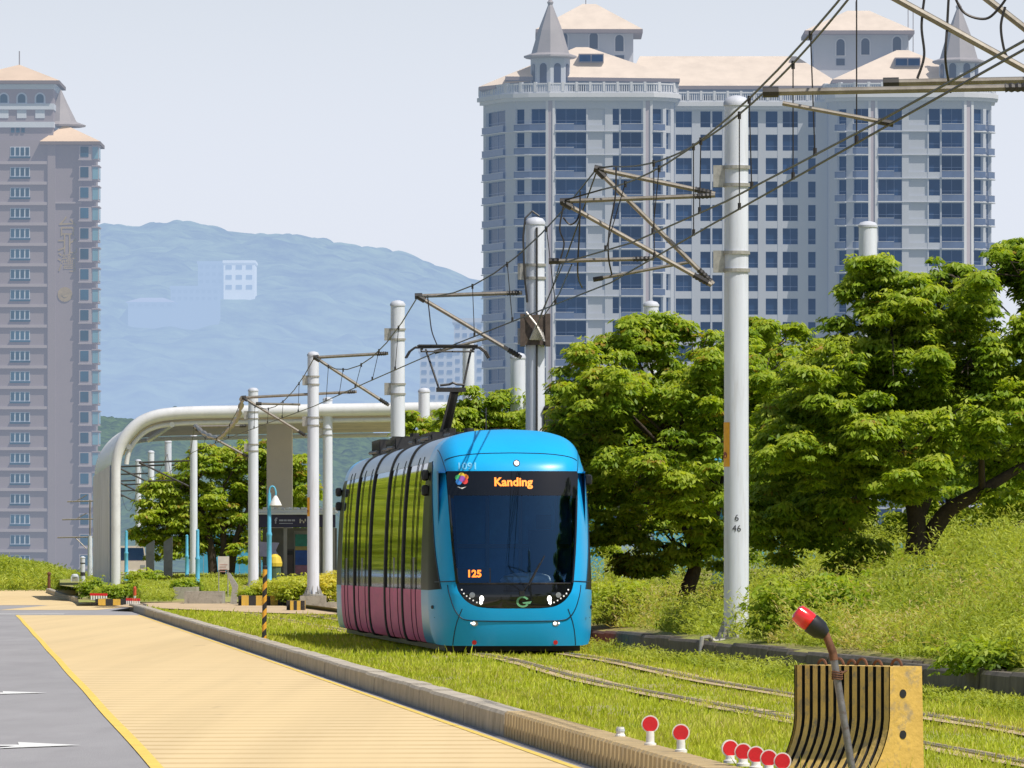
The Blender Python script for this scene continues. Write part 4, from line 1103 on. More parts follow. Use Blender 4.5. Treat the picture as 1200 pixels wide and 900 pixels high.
# ================================================================== OVERHEAD LINE POLES AND WIRES
def pole(Y, X, zb, ztop, r, label, name='overhead_line_pole', group='overhead line poles', flange=True, cat='pole'):
    t = thing(name, label, cat, (X, Y, zb), 0, group); h = ztop-zb
    mb = MB(); mb.lathe([(r*1.03, 0), (r, h*.5), (r*.97, h-.06), (r*.97, h-.05)], (0, 0, 0), 24); mb.build('shaft', M['white_pole'], t, 40)
    mb = MB(); mb.lathe([(r*.97, h-.05), (r*1.06, h-.05), (r*1.06, h), (r*.8, h+.07), (r*.3, h+.10), (.01, h+.105)], (0, 0, 0), 24); mb.build('cap', M['pole_cap'], t, 40)
    if flange:
        mb = MB(); mb.lathe([(r*1.75, .0), (r*1.75, .05)], (0, 0, 0), 20)
        for k in range(8):
            a = 2*math.pi*k/8; ca, sa = math.cos(a), math.sin(a)
            n = len(mb.v); w_ = .012
            for s in (-1, 1):
                for rr, z in ((r*.98, .05), (r*1.6, .05), (r*1.5, .10), (r*.98, .34)): mb.v.append((rr*ca-s*w_*sa, rr*sa+s*w_*ca, z))
            mb.face((n, n+1, n+2, n+3)); mb.face((n+7, n+6, n+5, n+4))
            for i in range(4): j = (i+1) % 4; mb.face((n+j, n+i, n+4+i, n+4+j))
            a2 = a+math.pi/8; mb.lathe([(.025, .05), (.025, .12)], (r*1.4*math.cos(a2), r*1.4*math.sin(a2), 0), 6)
        mb.build('base_flange', M['galv'], t)
        mb = MB(); mb.box(-r*2.2, r*2.2, -r*2.2, r*2.2, -.5, -.005); mb.build('footing', M['concrete'], t)
    return t
def collar(t, r, z):
    mb = MB()
    for dz in (-.13, .13):
        mb.lathe([(r+.004, z+dz-.025), (r+.022, z+dz-.025), (r+.022, z+dz+.025), (r+.004, z+dz+.025)], (0, 0, 0), 20)
    mb.box(-r-.16, -r+.02, -.05, .05, z-.16, z+.16); mb.build('bracket', M['galv'], t)
def bar(t, a, b, r, name, mat=None, ins=True):
    """tube between two world points, child of pole t, with insulators near the pole end (b)"""
    o = Vector(t.location); a, b = Vector(a)-o, Vector(b)-o
    mb = MB(); mb.tube([a, b], r, 8); o_ = mb.build(name, mat or M['tube_brown'], t, 40)
    if ins:
        mb = MB(); d = (b-a).normalized(); pts, rr = [], []
        p = b-d*.30
        for k in range(9): pts.append(p+d*.03*k); rr.append(r*1.05 if k % 2 else r*1.38)
        mb.tube(pts, rr, 8); mb.build('insulator', M['dark_metal'], o_)
    mb = MB(); mb.tube([a-(b-a).normalized()*.05, a+(b-a).normalized()*.10], r*1.5, 8); mb.build('clamp', M['dark_metal'], o_)
    return o_
def plate(t, r, zc, top, bot, h=None):
    mb = MB(); f = lambda x, z: ((r+.004)*math.sin(x/r), -(r+.004)*math.cos(x/r), z)
    add_text(mb, top, .135, lambda x, z: f(x, zc+.085+z)); add_text(mb, bot, .135, lambda x, z: f(x, zc-.07+z))
    mb.build('number', M['lettering_dark'], t)
def sticker(t, r, z0, z1):
    mb = MB(); a0, a1 = R(-100), R(-33)
    mb.grid([[((r+.004)*math.sin(a), -(r+.004)*math.cos(a), z) for a in np.linspace(a0, a1, 6)] for z in (z0, z1)]); 
    s = mb.build('warning_sticker', M['orange_sticker'], t)
    mb = MB(); a0, a1 = R(-80), R(-46); b = len(mb.v)
    for k in range(12):
        q = 2*math.pi*k/12; a = R(-63)+R(16)*math.cos(q); mb.v.append(((r+.007)*math.sin(a), -(r+.007)*math.cos(a), z0+(z1-z0)*.26+.05*math.sin(q)))
    mb.face(list(range(b, b+12))); mb.build('mark', pmat('dark red mark', (.25, .03, .02), .5, scale=20), s)
def P3(px, py, Y): return Vector((X_at(px, Y), Y, Z_at(py, Y)))
ZTOP = 8.28
# the pole nearest the camera stands outside the frame; its brackets reach into it
pA = pole(73, pole_x(73), .36, ZTOP, .175, 'overhead line pole just beyond the right edge whose brown brackets reach in at top')
collar(pA, .175, 7.45); collar(pA, .175, 5.95)
xA = pole_x(73)-.25
apA = Vector((3.45, 73, 7.45)); bar(pA, apA, (xA, 73, 7.5), .032, 'top_tube'); bar(pA, P3(1050, 0, 73)+Vector((-.36, 0, .21)), P3(1210, 86, 73)+Vector((.0, 0, 0)), .036, 'diagonal_strut', ins=False)
d0 = P3(1210, 86, 73); d1 = Vector((xA, 73, 5.35)); bar(pA, d0, d1, .036, 'diagonal_strut')
bar(pA, P3(1168, -1, 73.6)+Vector((-.5, 0, .32)), (xA, 73.6, 5.85), .036, 'diagonal_strut')
bar(pA, P3(900, 108, 73), P3(1215, 102, 73), .034, 'registration_tube'); bar(pA, P3(1041, 97, 73.7), P3(1240, 93, 73.7), .034, 'registration_tube')
bar(pA, P3(1041, 144, 73), P3(917, 121, 73), .022, 'steady_arm', ins=False)

pB = pole(113, pole_x(113), .37, ZTOP, .18, 'tall white overhead line pole right of the tram with dark figures on it')
collar(pB, .18, Z_at(236, 113)); collar(pB, .18, Z_at(336, 113))
bar(pB, P3(700, 198, 113), P3(838, 227, 113), .036, 'top_tube'); bar(pB, P3(660, 236, 112.7), P3(838, 229, 112.7), .033, 'top_tube')
bar(pB, P3(703, 202, 113), P3(836, 333, 113), .036, 'diagonal_strut'); bar(pB, P3(663, 239, 112.7), P3(834, 334, 112.7), .036, 'diagonal_strut')
bar(pB, P3(647, 306, 112.7), P3(766, 303, 112.7), .03, 'registration_tube'); bar(pB, P3(699, 327, 113), P3(808, 307, 113), .024, 'steady_arm', ins=False)
plate(pB, .184, Z_at(614, 113)-.37, '6', '46'); sticker(pB, .184, Z_at(547, 113)-.37, Z_at(495, 113)-.37)
mb = MB(); mb.tube([(-.17, -.30, .0), (-.32, -.30, -.02), (-.42, -.35, .05), (-.52, -.55, .03), (-.55, -.58, -.3)], .035, 8); mb.build('conduit', M['galv'], pB, 40)

pC = pole(152.7, pole_x(152.7), .42, ZTOP, .19, 'white pole with a brown tension box and looped cable, rising behind the tram roof')
collar(pC, .19, Z_at(343, 152.7)); collar(pC, .19, Z_at(419, 152.7))
bar(pC, P3(489, 347, 152.7), P3(612, 343, 152.7), .04, 'top_tube'); bar(pC, P3(493, 349, 152.7), P3(611, 419, 152.7), .042, 'diagonal_strut')
bar(pC, P3(512, 412, 152.7), P3(572, 396, 152.7), .028, 'steady_arm', ins=False)
mb = MB(); zc = Z_at(387, 152.7)-.42
mb.box(-.26, .26, -.30, -.19, zc-.30, zc+.30); mb.box(-.30, -.2, -.34, .2, zc-.32, zc+.32); mb.box(.2, .30, -.34, .2, zc-.32, zc+.32)
mb.build('tension_box', pmat('brown tension gear', (.10, .075, .06), .7, .2, var=.4, scale=9), pC)
mb = MB()
for k in range(9):
    mb.tube([(-.18+.04*k, -.36, zc+.35-.05*k), (.02+.02*k, -.40, zc+.1-.04*k), (-.1+.03*k, -.36, zc-.2)], .022, 5)
mb.build('weights', M['galv'], pC)
mb = MB(); mb.tube([(.03, -.2, 7.75), (.03, -.22, 4.0), (.03, -.2, .3)], .02, 6)
zt = ZTOP-.42; mb.tube([(-.16, -.12, zt-1.6), (-.22, -.15, zt-1.0), (-.24, -.10, zt-.3), (-.20, -.05, zt+.08), (-.06, 0, zt+.22), (.08, 0, zt+.12)], .02, 6); mb.build('cable', M['dark_metal'], pC)
mb = MB(); mb.box(.2, .75, -.2, .3, 3.75, 4.15); mb.box(.18, .78, -.22, .32, 4.16, 4.2); mb.build('cabinet', M['dark_metal'], pC)

pD = pole(201, pole_x(201), .45, ZTOP, .19, 'white overhead line pole just left of the pantograph')
collar(pD, .19, Z_at(412, 201)); collar(pD, .19, Z_at(476, 201))
bar(pD, P3(369, 419, 201), P3(455, 414, 201), .042, 'top_tube'); bar(pD, P3(371, 420, 201), P3(456, 475, 201), .042, 'diagonal_strut'); bar(pD, P3(302, 473, 201), P3(352, 474, 201), .03, 'steady_arm', ins=False)
pE = pole(249.5, pole_x(249.5), .45, ZTOP, .19, 'white overhead line pole with an orange sticker, between the tram end and the kiosk')
collar(pE, .19, Z_at(462, 249.5)); collar(pE, .19, Z_at(510, 249.5))
bar(pE, P3(285, 466, 249.5), P3(418, 459, 249.5), .045, 'top_tube'); bar(pE, P3(287, 467, 249.5), P3(359, 511, 249.5), .045, 'diagonal_strut')
sticker(pE, .195, Z_at(605, 249.5)-.45, Z_at(583, 249.5)-.45)
pF = pole(301, pole_x(301), .45, ZTOP, .20, 'white overhead line pole standing in the striped kerb planter')
collar(pF, .2, Z_at(500, 301)); collar(pF, .2, Z_at(538, 301))
bar(pF, P3(228, 500, 301), P3(290, 499, 301), .05, 'top_tube'); bar(pF, P3(231, 503, 301), P3(292, 536, 301), .05, 'diagonal_strut')
# insulated anchor chain hanging from the bracket end of the pole before
mb = MB(); chain = [P3(284, 467, 250)-Vector(pE.location), P3(279, 488, 262)-Vector(pE.location), P3(268, 503, 275)-Vector(pE.location), P3(256, 513, 285)-Vector(pE.location), P3(240, 508, 294)-Vector(pE.location), P3(229, 499, 301)-Vector(pE.location)]
pts = catmull([tuple(p) for p in chain], 10); mb.tube(pts, [.10 if k % 4 < 2 else .05 for k in range(len(pts))], 6); mb.build('insulator_chain', M['tube_brown'], pE)
far_labels = [(412, 227, 'slim white overhead line pole under the canopy in front of the dense tree'), (430, 197, 'far overhead line pole seen under the canopy, tallest of the cluster beside the canopy leg'),
              (470, 177, 'far overhead line pole second of the cluster beside the canopy leg'), (510, 162, 'farthest overhead line pole, hugging the inner edge of the canopy leg')]
fpoles = []
for Y, px, lab in far_labels:
    p_ = pole(Y, X_at(px, Y), .5, 8.3, .20, lab, flange=False); fpoles.append(p_)
    for s in ((-1,) if Y != 430 else (-1, 1)):
        x = X_at(px, Y)+s*.2
        bar(p_, (x+s*2.7, Y, 6.9), (x, Y, 7.0), .05, 'top_tube', M['dark_metal'], ins=False); bar(p_, (x+s*2.6, Y, 6.85), (x, Y, 5.6), .05, 'diagonal_strut', M['dark_metal'], ins=False); bar(p_, (x+s*2.2, Y, 5.9), (x+s*.8, Y, 5.95), .04, 'registration_tube', M['dark_metal'], ins=False)
# other white poles with rounded tops standing among the trees
for px, py, Y, r, zb, lab in ((763, 357, 205, .205, .8, 'short looking white pole top poking above the trees between the tram and the near pole'), (607, 418, 190, .19, .8, 'white pole half hidden by the tension box pole'),
                      (1017, 264, 190, .23, 1.0, 'white pole top rising from the tree right of the near pole'), (497, 458, 250, .19, .6, 'small cream pole top between the pantograph and the canopy end'),
                      (384, 468, 330, .21, .5, 'grey white pole with bands behind the kiosk roof'), (549, 405, 215, .17, .7, 'thin white pole just right of the pantograph arm')):
    q = pole(Y, X_at(px, Y), zb, Z_at(py, Y), r, lab, 'white_pole', 'white poles behind', flange=False)
    if px in (384, 1017): collar(q, r, Z_at(py, Y)-zb-1.4)

# ---------------------------------------------------------------- wires
def wire(pts, r, name, label, cat, group, sag=0.0, n=14):
    mb = MB(); P = []
    for a, b in zip(pts[:-1], pts[1:]):
        a, b = Vector(a), Vector(b)
        for k in range(n):
            t = k/n; q = a.lerp(b, t); q.z -= sag*4*t*(1-t)*((b-a).length/40)**2; P.append(q)
    P.append(Vector(pts[-1])); mb.tube(P, r, 5)
    return tag(mb.build(name, M['wire']), label, cat, group), P
YS = [113, 152.7, 201, 249.5, 301, 345, 380, 430, 470]
def cat_pt(Y, z, dx=0): return Vector((track_x(Y)+dx, Y, z))
apB1, apB2 = P3(700, 197, 113), P3(660, 235, 112.7)
apC, apD, apE, apF = P3(490, 347, 152.7), P3(369, 418, 201), P3(285, 465, 249.5), P3(228, 499, 301)
WR = .013
def ox(Y): return 3.57-.05325*(Y-73)          # overlap span: both wire pairs run side by side here
def span(Ya, Yb, za, zb, dx, sag, n=13):
    return [Vector((ox(Y)+dx, Y, za+(zb-za)*t-sag*4*t*(1-t))) for t in np.linspace(0, 1, n) for Y in [Ya+(Yb-Ya)*t]]
m1, M1 = wire(span(60, 73, 7.05, 7.35, 0, .02, 4)[:-1]+span(73, 112.4, 7.35, 7.31, 0, .58)+[apB1, apC, apD, apE, apF, (X_at(196, 380), 380, 6.9), (X_at(165, 430), 430, 6.9), (X_at(140, 510), 510, 6.9)], WR, 'messenger_wire', 'long supporting wire sagging from bracket tip to bracket tip over the tram', 'overhead wire', 'overhead wires', .55, 8)
m2, M2 = wire(span(60, 73, 6.95, 7.2, -.18, .02, 4)[:-1]+span(73, 112.0, 7.2, 6.95, -.18, .42)+[apB2], WR, 'messenger_wire', 'supporting wire from the top right ending at the lower bracket tip of the near pole', 'overhead wire', 'overhead wires', 0, 4)
c2, C2 = wire(span(60, 73, 5.66, 5.66, 0, 0, 3)[:-1]+[(ox(73), 73, 5.66), (ox(95), 95, 5.65), (X_at(716, 113), 113, 5.63), (track_x(144.7)+.02, 144.7, 5.56), P3(430, 448, 170), P3(368, 476, 201), P3(284, 507, 249.5), P3(226, 530, 301), (X_at(190, 380), 380, 5.7), (X_at(150, 470), 470, 5.7)], WR*.95, 'contact_wire', 'contact wire touched by the pantograph, running the length of the track', 'overhead wire', 'overhead wires')
c1, C1 = wire(span(60, 73, 5.66, 5.68, -.12, 0, 3)[:-1]+[(ox(73)-.12, 73, 5.68), (ox(90)-.16, 90, 5.74), (ox(104)-.30, 104, 5.84), P3(656, 309, 112.7)], WR*.95, 'contact_wire', 'contact wire that lifts away to end on the horizontal tube of the near pole', 'overhead wire', 'overhead wires')
t1, _ = wire([apB1+Vector((0, 0, -.02)), P3(664, 300, 117), P3(632, 372, 152)], WR*.9, 'tension_wire', 'steep wire from the near pole bracket tip to the left of the tension box', 'overhead wire', 'overhead wires')
t2, _ = wire([P3(656, 309, 112.9), P3(650, 330, 122), P3(628, 385, 152)], WR*.9, 'tension_wire', 'steep wire dropping from the horizontal tube end to the tension box', 'overhead wire', 'overhead wires')
t3, _ = wire([P3(670, 310, 113), P3(655, 345, 125), P3(636, 372, 152)], WR*.9, 'tension_wire', 'steep wire dropping to the right side of the tension box', 'overhead wire', 'overhead wires')
def near(P, Y):
    return min(P, key=lambda q: abs(q.y-Y))
def dropper(par, Ptop, Pbot, Y, r=.007):
    def ip(P):
        for a, b in zip(P[:-1], P[1:]):
            lo, hi = sorted((a.y, b.y))
            if lo <= Y <= hi and hi > lo: return a.lerp(b, (Y-a.y)/(b.y-a.y))
        return near(P, Y)
    a, b = ip(Ptop), ip(Pbot); mb = MB(); mb.tube([a, b], r, 4); mb.tube([b+Vector((0, 0, .07)), b-Vector((0, 0, .01))], .022, 6); mb.tube([a+Vector((0, 0, .03)), a-Vector((0, 0, .06))], .022, 6); mb.build('dropper', M['wire'], par)
for Y in (76, 83, 90, 97, 104): dropper(m1, M1, C2, Y)
for Y in (79, 86.5, 93.5, 100.5, 107): dropper(m2, M2, C1, Y)
for Y in (122, 130, 138, 160, 168, 176, 185, 193, 210, 220, 230, 240, 262, 275, 288): dropper(m1, M1, C2, Y)
def jumper(pts, label, r=.013):
    mb = MB(); mb.tube(catmull([tuple(p) for p in pts], 8), r, 5); tag(mb.build('jumper_cable', M['wire']), label, 'cable', 'jumper cables')
jumper([P3(722, 196, 112.5), P3(721, 230, 112.5), P3(714, 270, 112.5), P3(713, 300, 112.5), P3(717, 322, 113)], 'curved black jumper cable hanging from the sloping top tube of the near pole')
jumper([P3(680, 224, 112.6), P3(679, 270, 112.6), P3(677, 320, 113), P3(682, 337, 115)], 'straight black jumper cable hanging at the left tip of the near pole brackets')
jumper([P3(660, 242, 112.6), P3(656, 268, 112.6), P3(661, 285, 112.6), P3(657, 303, 112.6)], 'short crooked jumper cable under the lowest left bracket tip of the near pole')
jumper([P3(660, 255, 112.6), P3(668, 263, 112.6), P3(676, 258, 112.6), P3(680, 246, 112.6)], 'small drooping loop of cable between the left bracket tips of the near pole')
jumper([P3(501, 346, 152), P3(503, 365, 152), P3(506, 388, 151), P3(512, 404, 150)], 'black jumper cable hanging from the bracket tip just above the pantograph')
jumper([P3(1084, -8, 73), P3(1080, 30, 73), P3(1083, 65, 73), P3(1075, 92, 73)], 'black jumper cable hanging at the top right, left of the other two')
jumper([P3(1112, -8, 73), P3(1110, 30, 73), P3(1108, 70, 73), P3(1114, 108, 73.5)], 'black jumper cable at the top right, right of its neighbour, ending in a clip')
jumper([P3(1117, -8, 73), P3(1130, 15, 73), P3(1155, 22, 73), P3(1172, 8, 73), P3(1184, -10, 73)], 'drooping loop of cable in the top right corner')
jumper([P3(1178, 8, 73), P3(1173, 30, 73), P3(1176, 55, 73), P3(1182, 72, 73)], 'short curved cable at the top right corner beside the pole strut')
# ================================================================== VEGETATION
def unit(v): return v/np.maximum(1e-9, np.linalg.norm(v, axis=1, keepdims=True))
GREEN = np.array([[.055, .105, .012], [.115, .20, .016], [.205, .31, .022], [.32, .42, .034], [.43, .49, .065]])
def leaf_quads(c, nrm, axis, ln, wd):
    """c centres, nrm normals, axis long axes: folded leaf = 2 quads sharing the midrib -> use a 4 point rhombus"""
    axis = unit(axis-nrm*np.sum(axis*nrm, 1, keepdims=True)); side = np.cross(nrm, axis)
    a = c-axis*ln[:, None]*.5; b = c+side*wd[:, None]*.5+axis*ln[:, None]*.08; d = c-side*wd[:, None]*.5+axis*ln[:, None]*.08
    e = c+axis*ln[:, None]*.5-np.array([0, 0, .12])*ln[:, None]
    v = np.stack([a, b, e, d], 1).reshape(-1, 3)
    return v
def crown(blobs, n, leaf, tone=0.0, orange=.04, flat=.55, seed=1, spray=8):
    """blobs: (x,y,z,rx,ry,rz,weight). leaves in drooping sprays spread through the blobs, denser near their skins"""
    g = np.random.default_rng(seed); B = np.array(blobs, float)
    wgt = B[:, 6]*(B[:, 3]*B[:, 4]*B[:, 5])**.67; wgt = wgt/wgt.sum()
    ns = n//spray
    k = g.choice(len(B), ns, p=wgt)
    d = unit(g.normal(size=(ns, 3))); d[:, 2] = np.where(d[:, 2] < -.6, -d[:, 2]*.6, d[:, 2]); d = unit(d)
    rad = g.random(ns)**.42*np.where(g.random(ns) < .12, 1.3, 1.0)
    lump = .80+.42*vnoise(d[:, 0]*2.6+k*3.7, d[:, 1]*2.6+d[:, 2]*2.1, 2)          # uneven outline
    layer = np.round(d[:, 2]*rad*3.2)/3.2                                           # flat layered boughs
    dz = .93*d[:, 2]*rad+.07*layer
    c = B[k, :3]+np.c_[d[:, 0]*rad*lump, d[:, 1]*rad*lump, dz*lump]*B[k, 3:6]
    gap = vnoise(c[:, 0]*1.3, c[:, 1]*1.3+c[:, 2]*1.9, 9)                         # holes in the crown
    keep = gap > .31; c, k, d, rad, gap = c[keep], k[keep], d[keep], rad[keep], gap[keep]; ns = len(c)
    ang = g.random((ns, spray))*2*np.pi
    tilt = g.normal(0, .3, (ns, spray))
    off = np.stack([np.cos(ang), np.sin(ang), -.38+tilt*.35], -1)
    ln = leaf*g.uniform(.7, 1.25, (ns, spray))
    cc = (c[:, None, :]+off*ln[..., None]*.75).reshape(-1, 3)
    nr = np.stack([np.cos(ang)*.35+d[:, 0:1]*.35+g.normal(0, .42, (ns, spray)), np.sin(ang)*.35+d[:, 1:2]*.35+g.normal(0, .42, (ns, spray)), np.ones((ns, spray))], -1).reshape(-1, 3)
    v = leaf_quads(cc, unit(nr), off.reshape(-1, 3), ln.ravel(), ln.ravel()*g.uniform(.34, .5, ns*spray))
    # tone: outer and upper sprays paler and yellower, inner darker
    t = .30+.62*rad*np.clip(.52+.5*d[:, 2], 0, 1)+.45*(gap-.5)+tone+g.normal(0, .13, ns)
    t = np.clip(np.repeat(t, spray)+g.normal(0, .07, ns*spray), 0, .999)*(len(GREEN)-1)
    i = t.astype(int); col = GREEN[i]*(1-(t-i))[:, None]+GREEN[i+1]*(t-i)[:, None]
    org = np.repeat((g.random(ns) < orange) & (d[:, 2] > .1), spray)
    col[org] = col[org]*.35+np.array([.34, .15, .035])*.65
    col = np.repeat(col, 4, 0)
    f = np.arange(len(v)).reshape(-1, 4)
    return v, f, col
def tree(name, label, X, Y, zb, trunks, blobs, n, leaf, group='trees behind the bank', mat=None, tone=0., orange=.04, seed=1, cat='tree'):
    t = thing(name, label, cat, (X, Y, zb), 0, group)
    g = random.Random(seed); mb = MB()
    tips = []
    for pts, r0 in trunks:
        P = catmull([tuple(p) for p in pts], 6); mb.tube(P, [r0*(1-.62*i/(len(P)-1)) for i in range(len(P))], 8); tips.append((Vector(pts[-1]), r0*.38)); tips.append((Vector(pts[len(pts)//2]), r0*.5))
    for bi, b in enumerate(blobs):
        if b[6] > 1: continue
        c = Vector(b[:3]); p, r = min(tips, key=lambda q: (q[0]-c).length+.3*g.random())
        m_ = p.lerp(c, .5)+Vector((g.uniform(-.3, .3), g.uniform(-.3, .3), g.uniform(-.05, .35)))
        P = catmull([tuple(p), tuple(m_), tuple(c)], 5); mb.tube(P, [max(.012, r*.75*(1-.8*i/(len(P)-1))) for i in range(len(P))], 6)
        for _ in range(4):
            e = c+Vector((g.uniform(-1, 1)*b[3]*.8, g.uniform(-1, 1)*b[4]*.8, g.uniform(-.3, .7)*b[5])); mb.tube([tuple(m_.lerp(c, .6)), tuple(m_.lerp(e, .6)+Vector((0, 0, .1))), tuple(e)], [max(.012, r*.3), max(.01, r*.2), .006], 5)
    mb.build('trunk', M['bark'], t, 60)
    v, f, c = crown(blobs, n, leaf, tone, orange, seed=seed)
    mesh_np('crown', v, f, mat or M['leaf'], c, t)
    return t
def blobs_from(pxs, Y, X0, zb, jit=.5, seed=0):
    """px list (px, py, rx_px, rz_px[, dy]) at distance Y -> local boughs, each broken up into smaller clumps"""
    g = random.Random(seed); out = []
    for q in pxs:
        px, py, rx, rz = q[:4]; dy = q[4] if len(q) > 4 else g.uniform(-1, 1)
        x, y, z, a, b, c = X_at(px, Y)-X0, dy, Z_at(py, Y)-zb, rx*Y/F, max(.8, rx*Y/F*.9), max(rz, .72*rx)*Y/F
        out.append((x, y, z, a*.85, b*.85, c*.8, .8))
        for k in range(13):
            t = g.uniform(0, 2*math.pi); u = g.uniform(-.8, 1); w_ = math.sqrt(1-u*u); f = g.uniform(.13, .38)
            out.append((x+a*1.08*w_*math.cos(t), y+b*1.08*w_*math.sin(t), z+c*1.05*u, a*f*1.15, b*f*1.15, c*f, 1.5))
    return out
def px_tree(name, label, Y, px_base, zb, trunks_px, blob_px, n, leaf, **k):
    X0 = X_at(px_base, Y)
    tr = [([(X_at(px, Y)-X0, dy, Z_at(py, Y)-zb) for px, py, dy in pts], r) for pts, r in trunks_px]
    return tree(name, label, X0, Y, zb, tr, blobs_from(blob_px, Y, X0, zb, seed=k.get('seed', 1)), n, leaf, **k)

px_tree('broadleaf_tree', 'leafy tree with a leaning dark trunk between the tram and the near white pole', 134, 806, .75,
        [([(800, 716, 0), (806, 690, 0), (815, 655, .1), (800, 600, .2), (790, 540, .2)], .16), ([(815, 655, .1), (840, 600, -.2), (850, 540, -.2)], .10)],
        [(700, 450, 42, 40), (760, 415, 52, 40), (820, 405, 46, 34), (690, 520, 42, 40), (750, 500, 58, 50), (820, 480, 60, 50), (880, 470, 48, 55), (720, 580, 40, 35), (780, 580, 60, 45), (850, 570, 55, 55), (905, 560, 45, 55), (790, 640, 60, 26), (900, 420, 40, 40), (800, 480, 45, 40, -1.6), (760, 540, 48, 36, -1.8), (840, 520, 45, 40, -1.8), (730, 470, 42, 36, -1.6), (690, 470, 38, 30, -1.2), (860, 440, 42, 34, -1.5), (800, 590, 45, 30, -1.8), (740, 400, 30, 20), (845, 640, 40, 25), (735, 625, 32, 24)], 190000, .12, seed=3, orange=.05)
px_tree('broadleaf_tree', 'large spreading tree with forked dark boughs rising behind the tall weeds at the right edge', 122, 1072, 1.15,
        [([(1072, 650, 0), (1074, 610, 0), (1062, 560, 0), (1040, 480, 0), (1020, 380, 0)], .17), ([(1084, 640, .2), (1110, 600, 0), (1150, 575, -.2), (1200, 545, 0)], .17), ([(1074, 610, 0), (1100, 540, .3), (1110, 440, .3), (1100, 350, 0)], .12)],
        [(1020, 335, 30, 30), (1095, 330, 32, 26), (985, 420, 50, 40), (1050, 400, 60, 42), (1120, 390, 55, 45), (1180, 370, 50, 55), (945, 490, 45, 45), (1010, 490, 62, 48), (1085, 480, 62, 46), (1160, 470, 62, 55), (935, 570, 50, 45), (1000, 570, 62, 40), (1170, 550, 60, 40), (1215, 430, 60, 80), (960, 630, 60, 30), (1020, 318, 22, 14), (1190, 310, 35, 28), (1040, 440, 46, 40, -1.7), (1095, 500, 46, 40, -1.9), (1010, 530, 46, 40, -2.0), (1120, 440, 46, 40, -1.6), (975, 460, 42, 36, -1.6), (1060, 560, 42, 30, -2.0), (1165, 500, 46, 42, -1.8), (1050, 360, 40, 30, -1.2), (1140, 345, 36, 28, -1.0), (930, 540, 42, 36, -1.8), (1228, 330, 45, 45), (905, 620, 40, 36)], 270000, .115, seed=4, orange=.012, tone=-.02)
px_tree('broadleaf_tree', 'tree in the back between the near pole and the large right tree', 150, 925, .9,
        [([(925, 690, 0), (922, 640, 0), (930, 560, 0), (925, 470, 0)], .15)],
        [(900, 400, 34, 26), (930, 430, 42, 42), (885, 470, 45, 45), (940, 500, 45, 50), (900, 540, 50, 50), (925, 600, 50, 40), (870, 600, 40, 40)], 90000, .13, seed=5, orange=.04, tone=.03)
px_tree('broadleaf_tree', 'tree top showing just above the tram roof right of the tension box pole', 165, 672, .7,
        [([(672, 720, 0), (670, 640, 0), (672, 540, 0)], .14)],
        [(640, 490, 34, 22), (680, 455, 30, 30), (668, 510, 42, 36), (650, 560, 45, 45), (690, 560, 45, 45), (680, 620, 45, 35)], 70000, .135, seed=6, orange=.05, tone=.05)
px_tree('broadleaf_tree', 'tree top behind the tram roof just left of the tension box pole', 190, 572, .7,
        [([(572, 720, 0), (570, 640, 0), (572, 530, 0)], .16)],
        [(560, 480, 32, 17), (595, 476, 30, 18), (540, 500, 28, 18), (575, 510, 42, 32), (600, 540, 42, 40), (540, 560, 40, 40), (620, 500, 26, 24)], 60000, .145, seed=7, orange=.05, tone=.05)
px_tree('broadleaf_tree', 'small tree top under the canopy end at the left of the pantograph', 205, 495, .6,
        [([(495, 700, 0), (493, 620, 0), (496, 540, 0)], .12)], [(488, 496, 18, 14), (512, 506, 16, 13), (498, 520, 26, 20), (500, 560, 30, 30)], 26000, .15, seed=8, orange=.05, tone=.06)
px_tree('broadleaf_tree', 'wide dense tree seen under the white canopy with orange tinged new leaves', 428, 262, .6,
        [([(250, 688, 0), (248, 650, 0), (240, 610, 0), (225, 570, 0)], .30), ([(268, 686, .5), (275, 640, 0), (290, 600, 0), (310, 560, 0)], .28), ([(258, 688, 0), (262, 640, 0), (262, 570, 0)], .25)],
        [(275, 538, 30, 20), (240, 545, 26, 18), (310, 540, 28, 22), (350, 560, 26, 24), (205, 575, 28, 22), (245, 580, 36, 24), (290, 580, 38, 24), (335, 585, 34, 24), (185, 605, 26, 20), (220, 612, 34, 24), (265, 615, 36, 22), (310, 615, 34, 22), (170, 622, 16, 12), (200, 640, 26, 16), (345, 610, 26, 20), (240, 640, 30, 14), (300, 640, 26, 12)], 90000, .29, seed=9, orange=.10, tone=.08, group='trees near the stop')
# more crowns filling the row behind (seen through gaps)
for i, (px, Y, top, lab) in enumerate(((760, 185, 470, 'darker tree in the second row seen through gaps behind the leaning tree'), (860, 180, 440, 'second row tree directly behind the near white pole'), (1000, 170, 450, 'second row tree filling the gap under the large right tree'), (1110, 165, 440, 'second row tree behind the forked boughs at right'), (1190, 160, 420, 'second row tree at the right edge of the picture'))):
    px_tree('broadleaf_tree', lab, Y, px, 1.0, [([(px, 680, 0), (px+3, 600, 0), (px-2, 520, 0)], .14)],
            [(px-25, top+40, 40, 34), (px+25, top+45, 42, 36), (px, top+20, 34, 24), (px-35, top+95, 45, 40), (px+35, top+100, 45, 40), (px, top+120, 55, 40), (px-28, top+165, 42, 30), (px+30, top+170, 42, 30), (px, top+200, 45, 25)], 50000, .18, seed=20+i, orange=.02, tone=-.04)
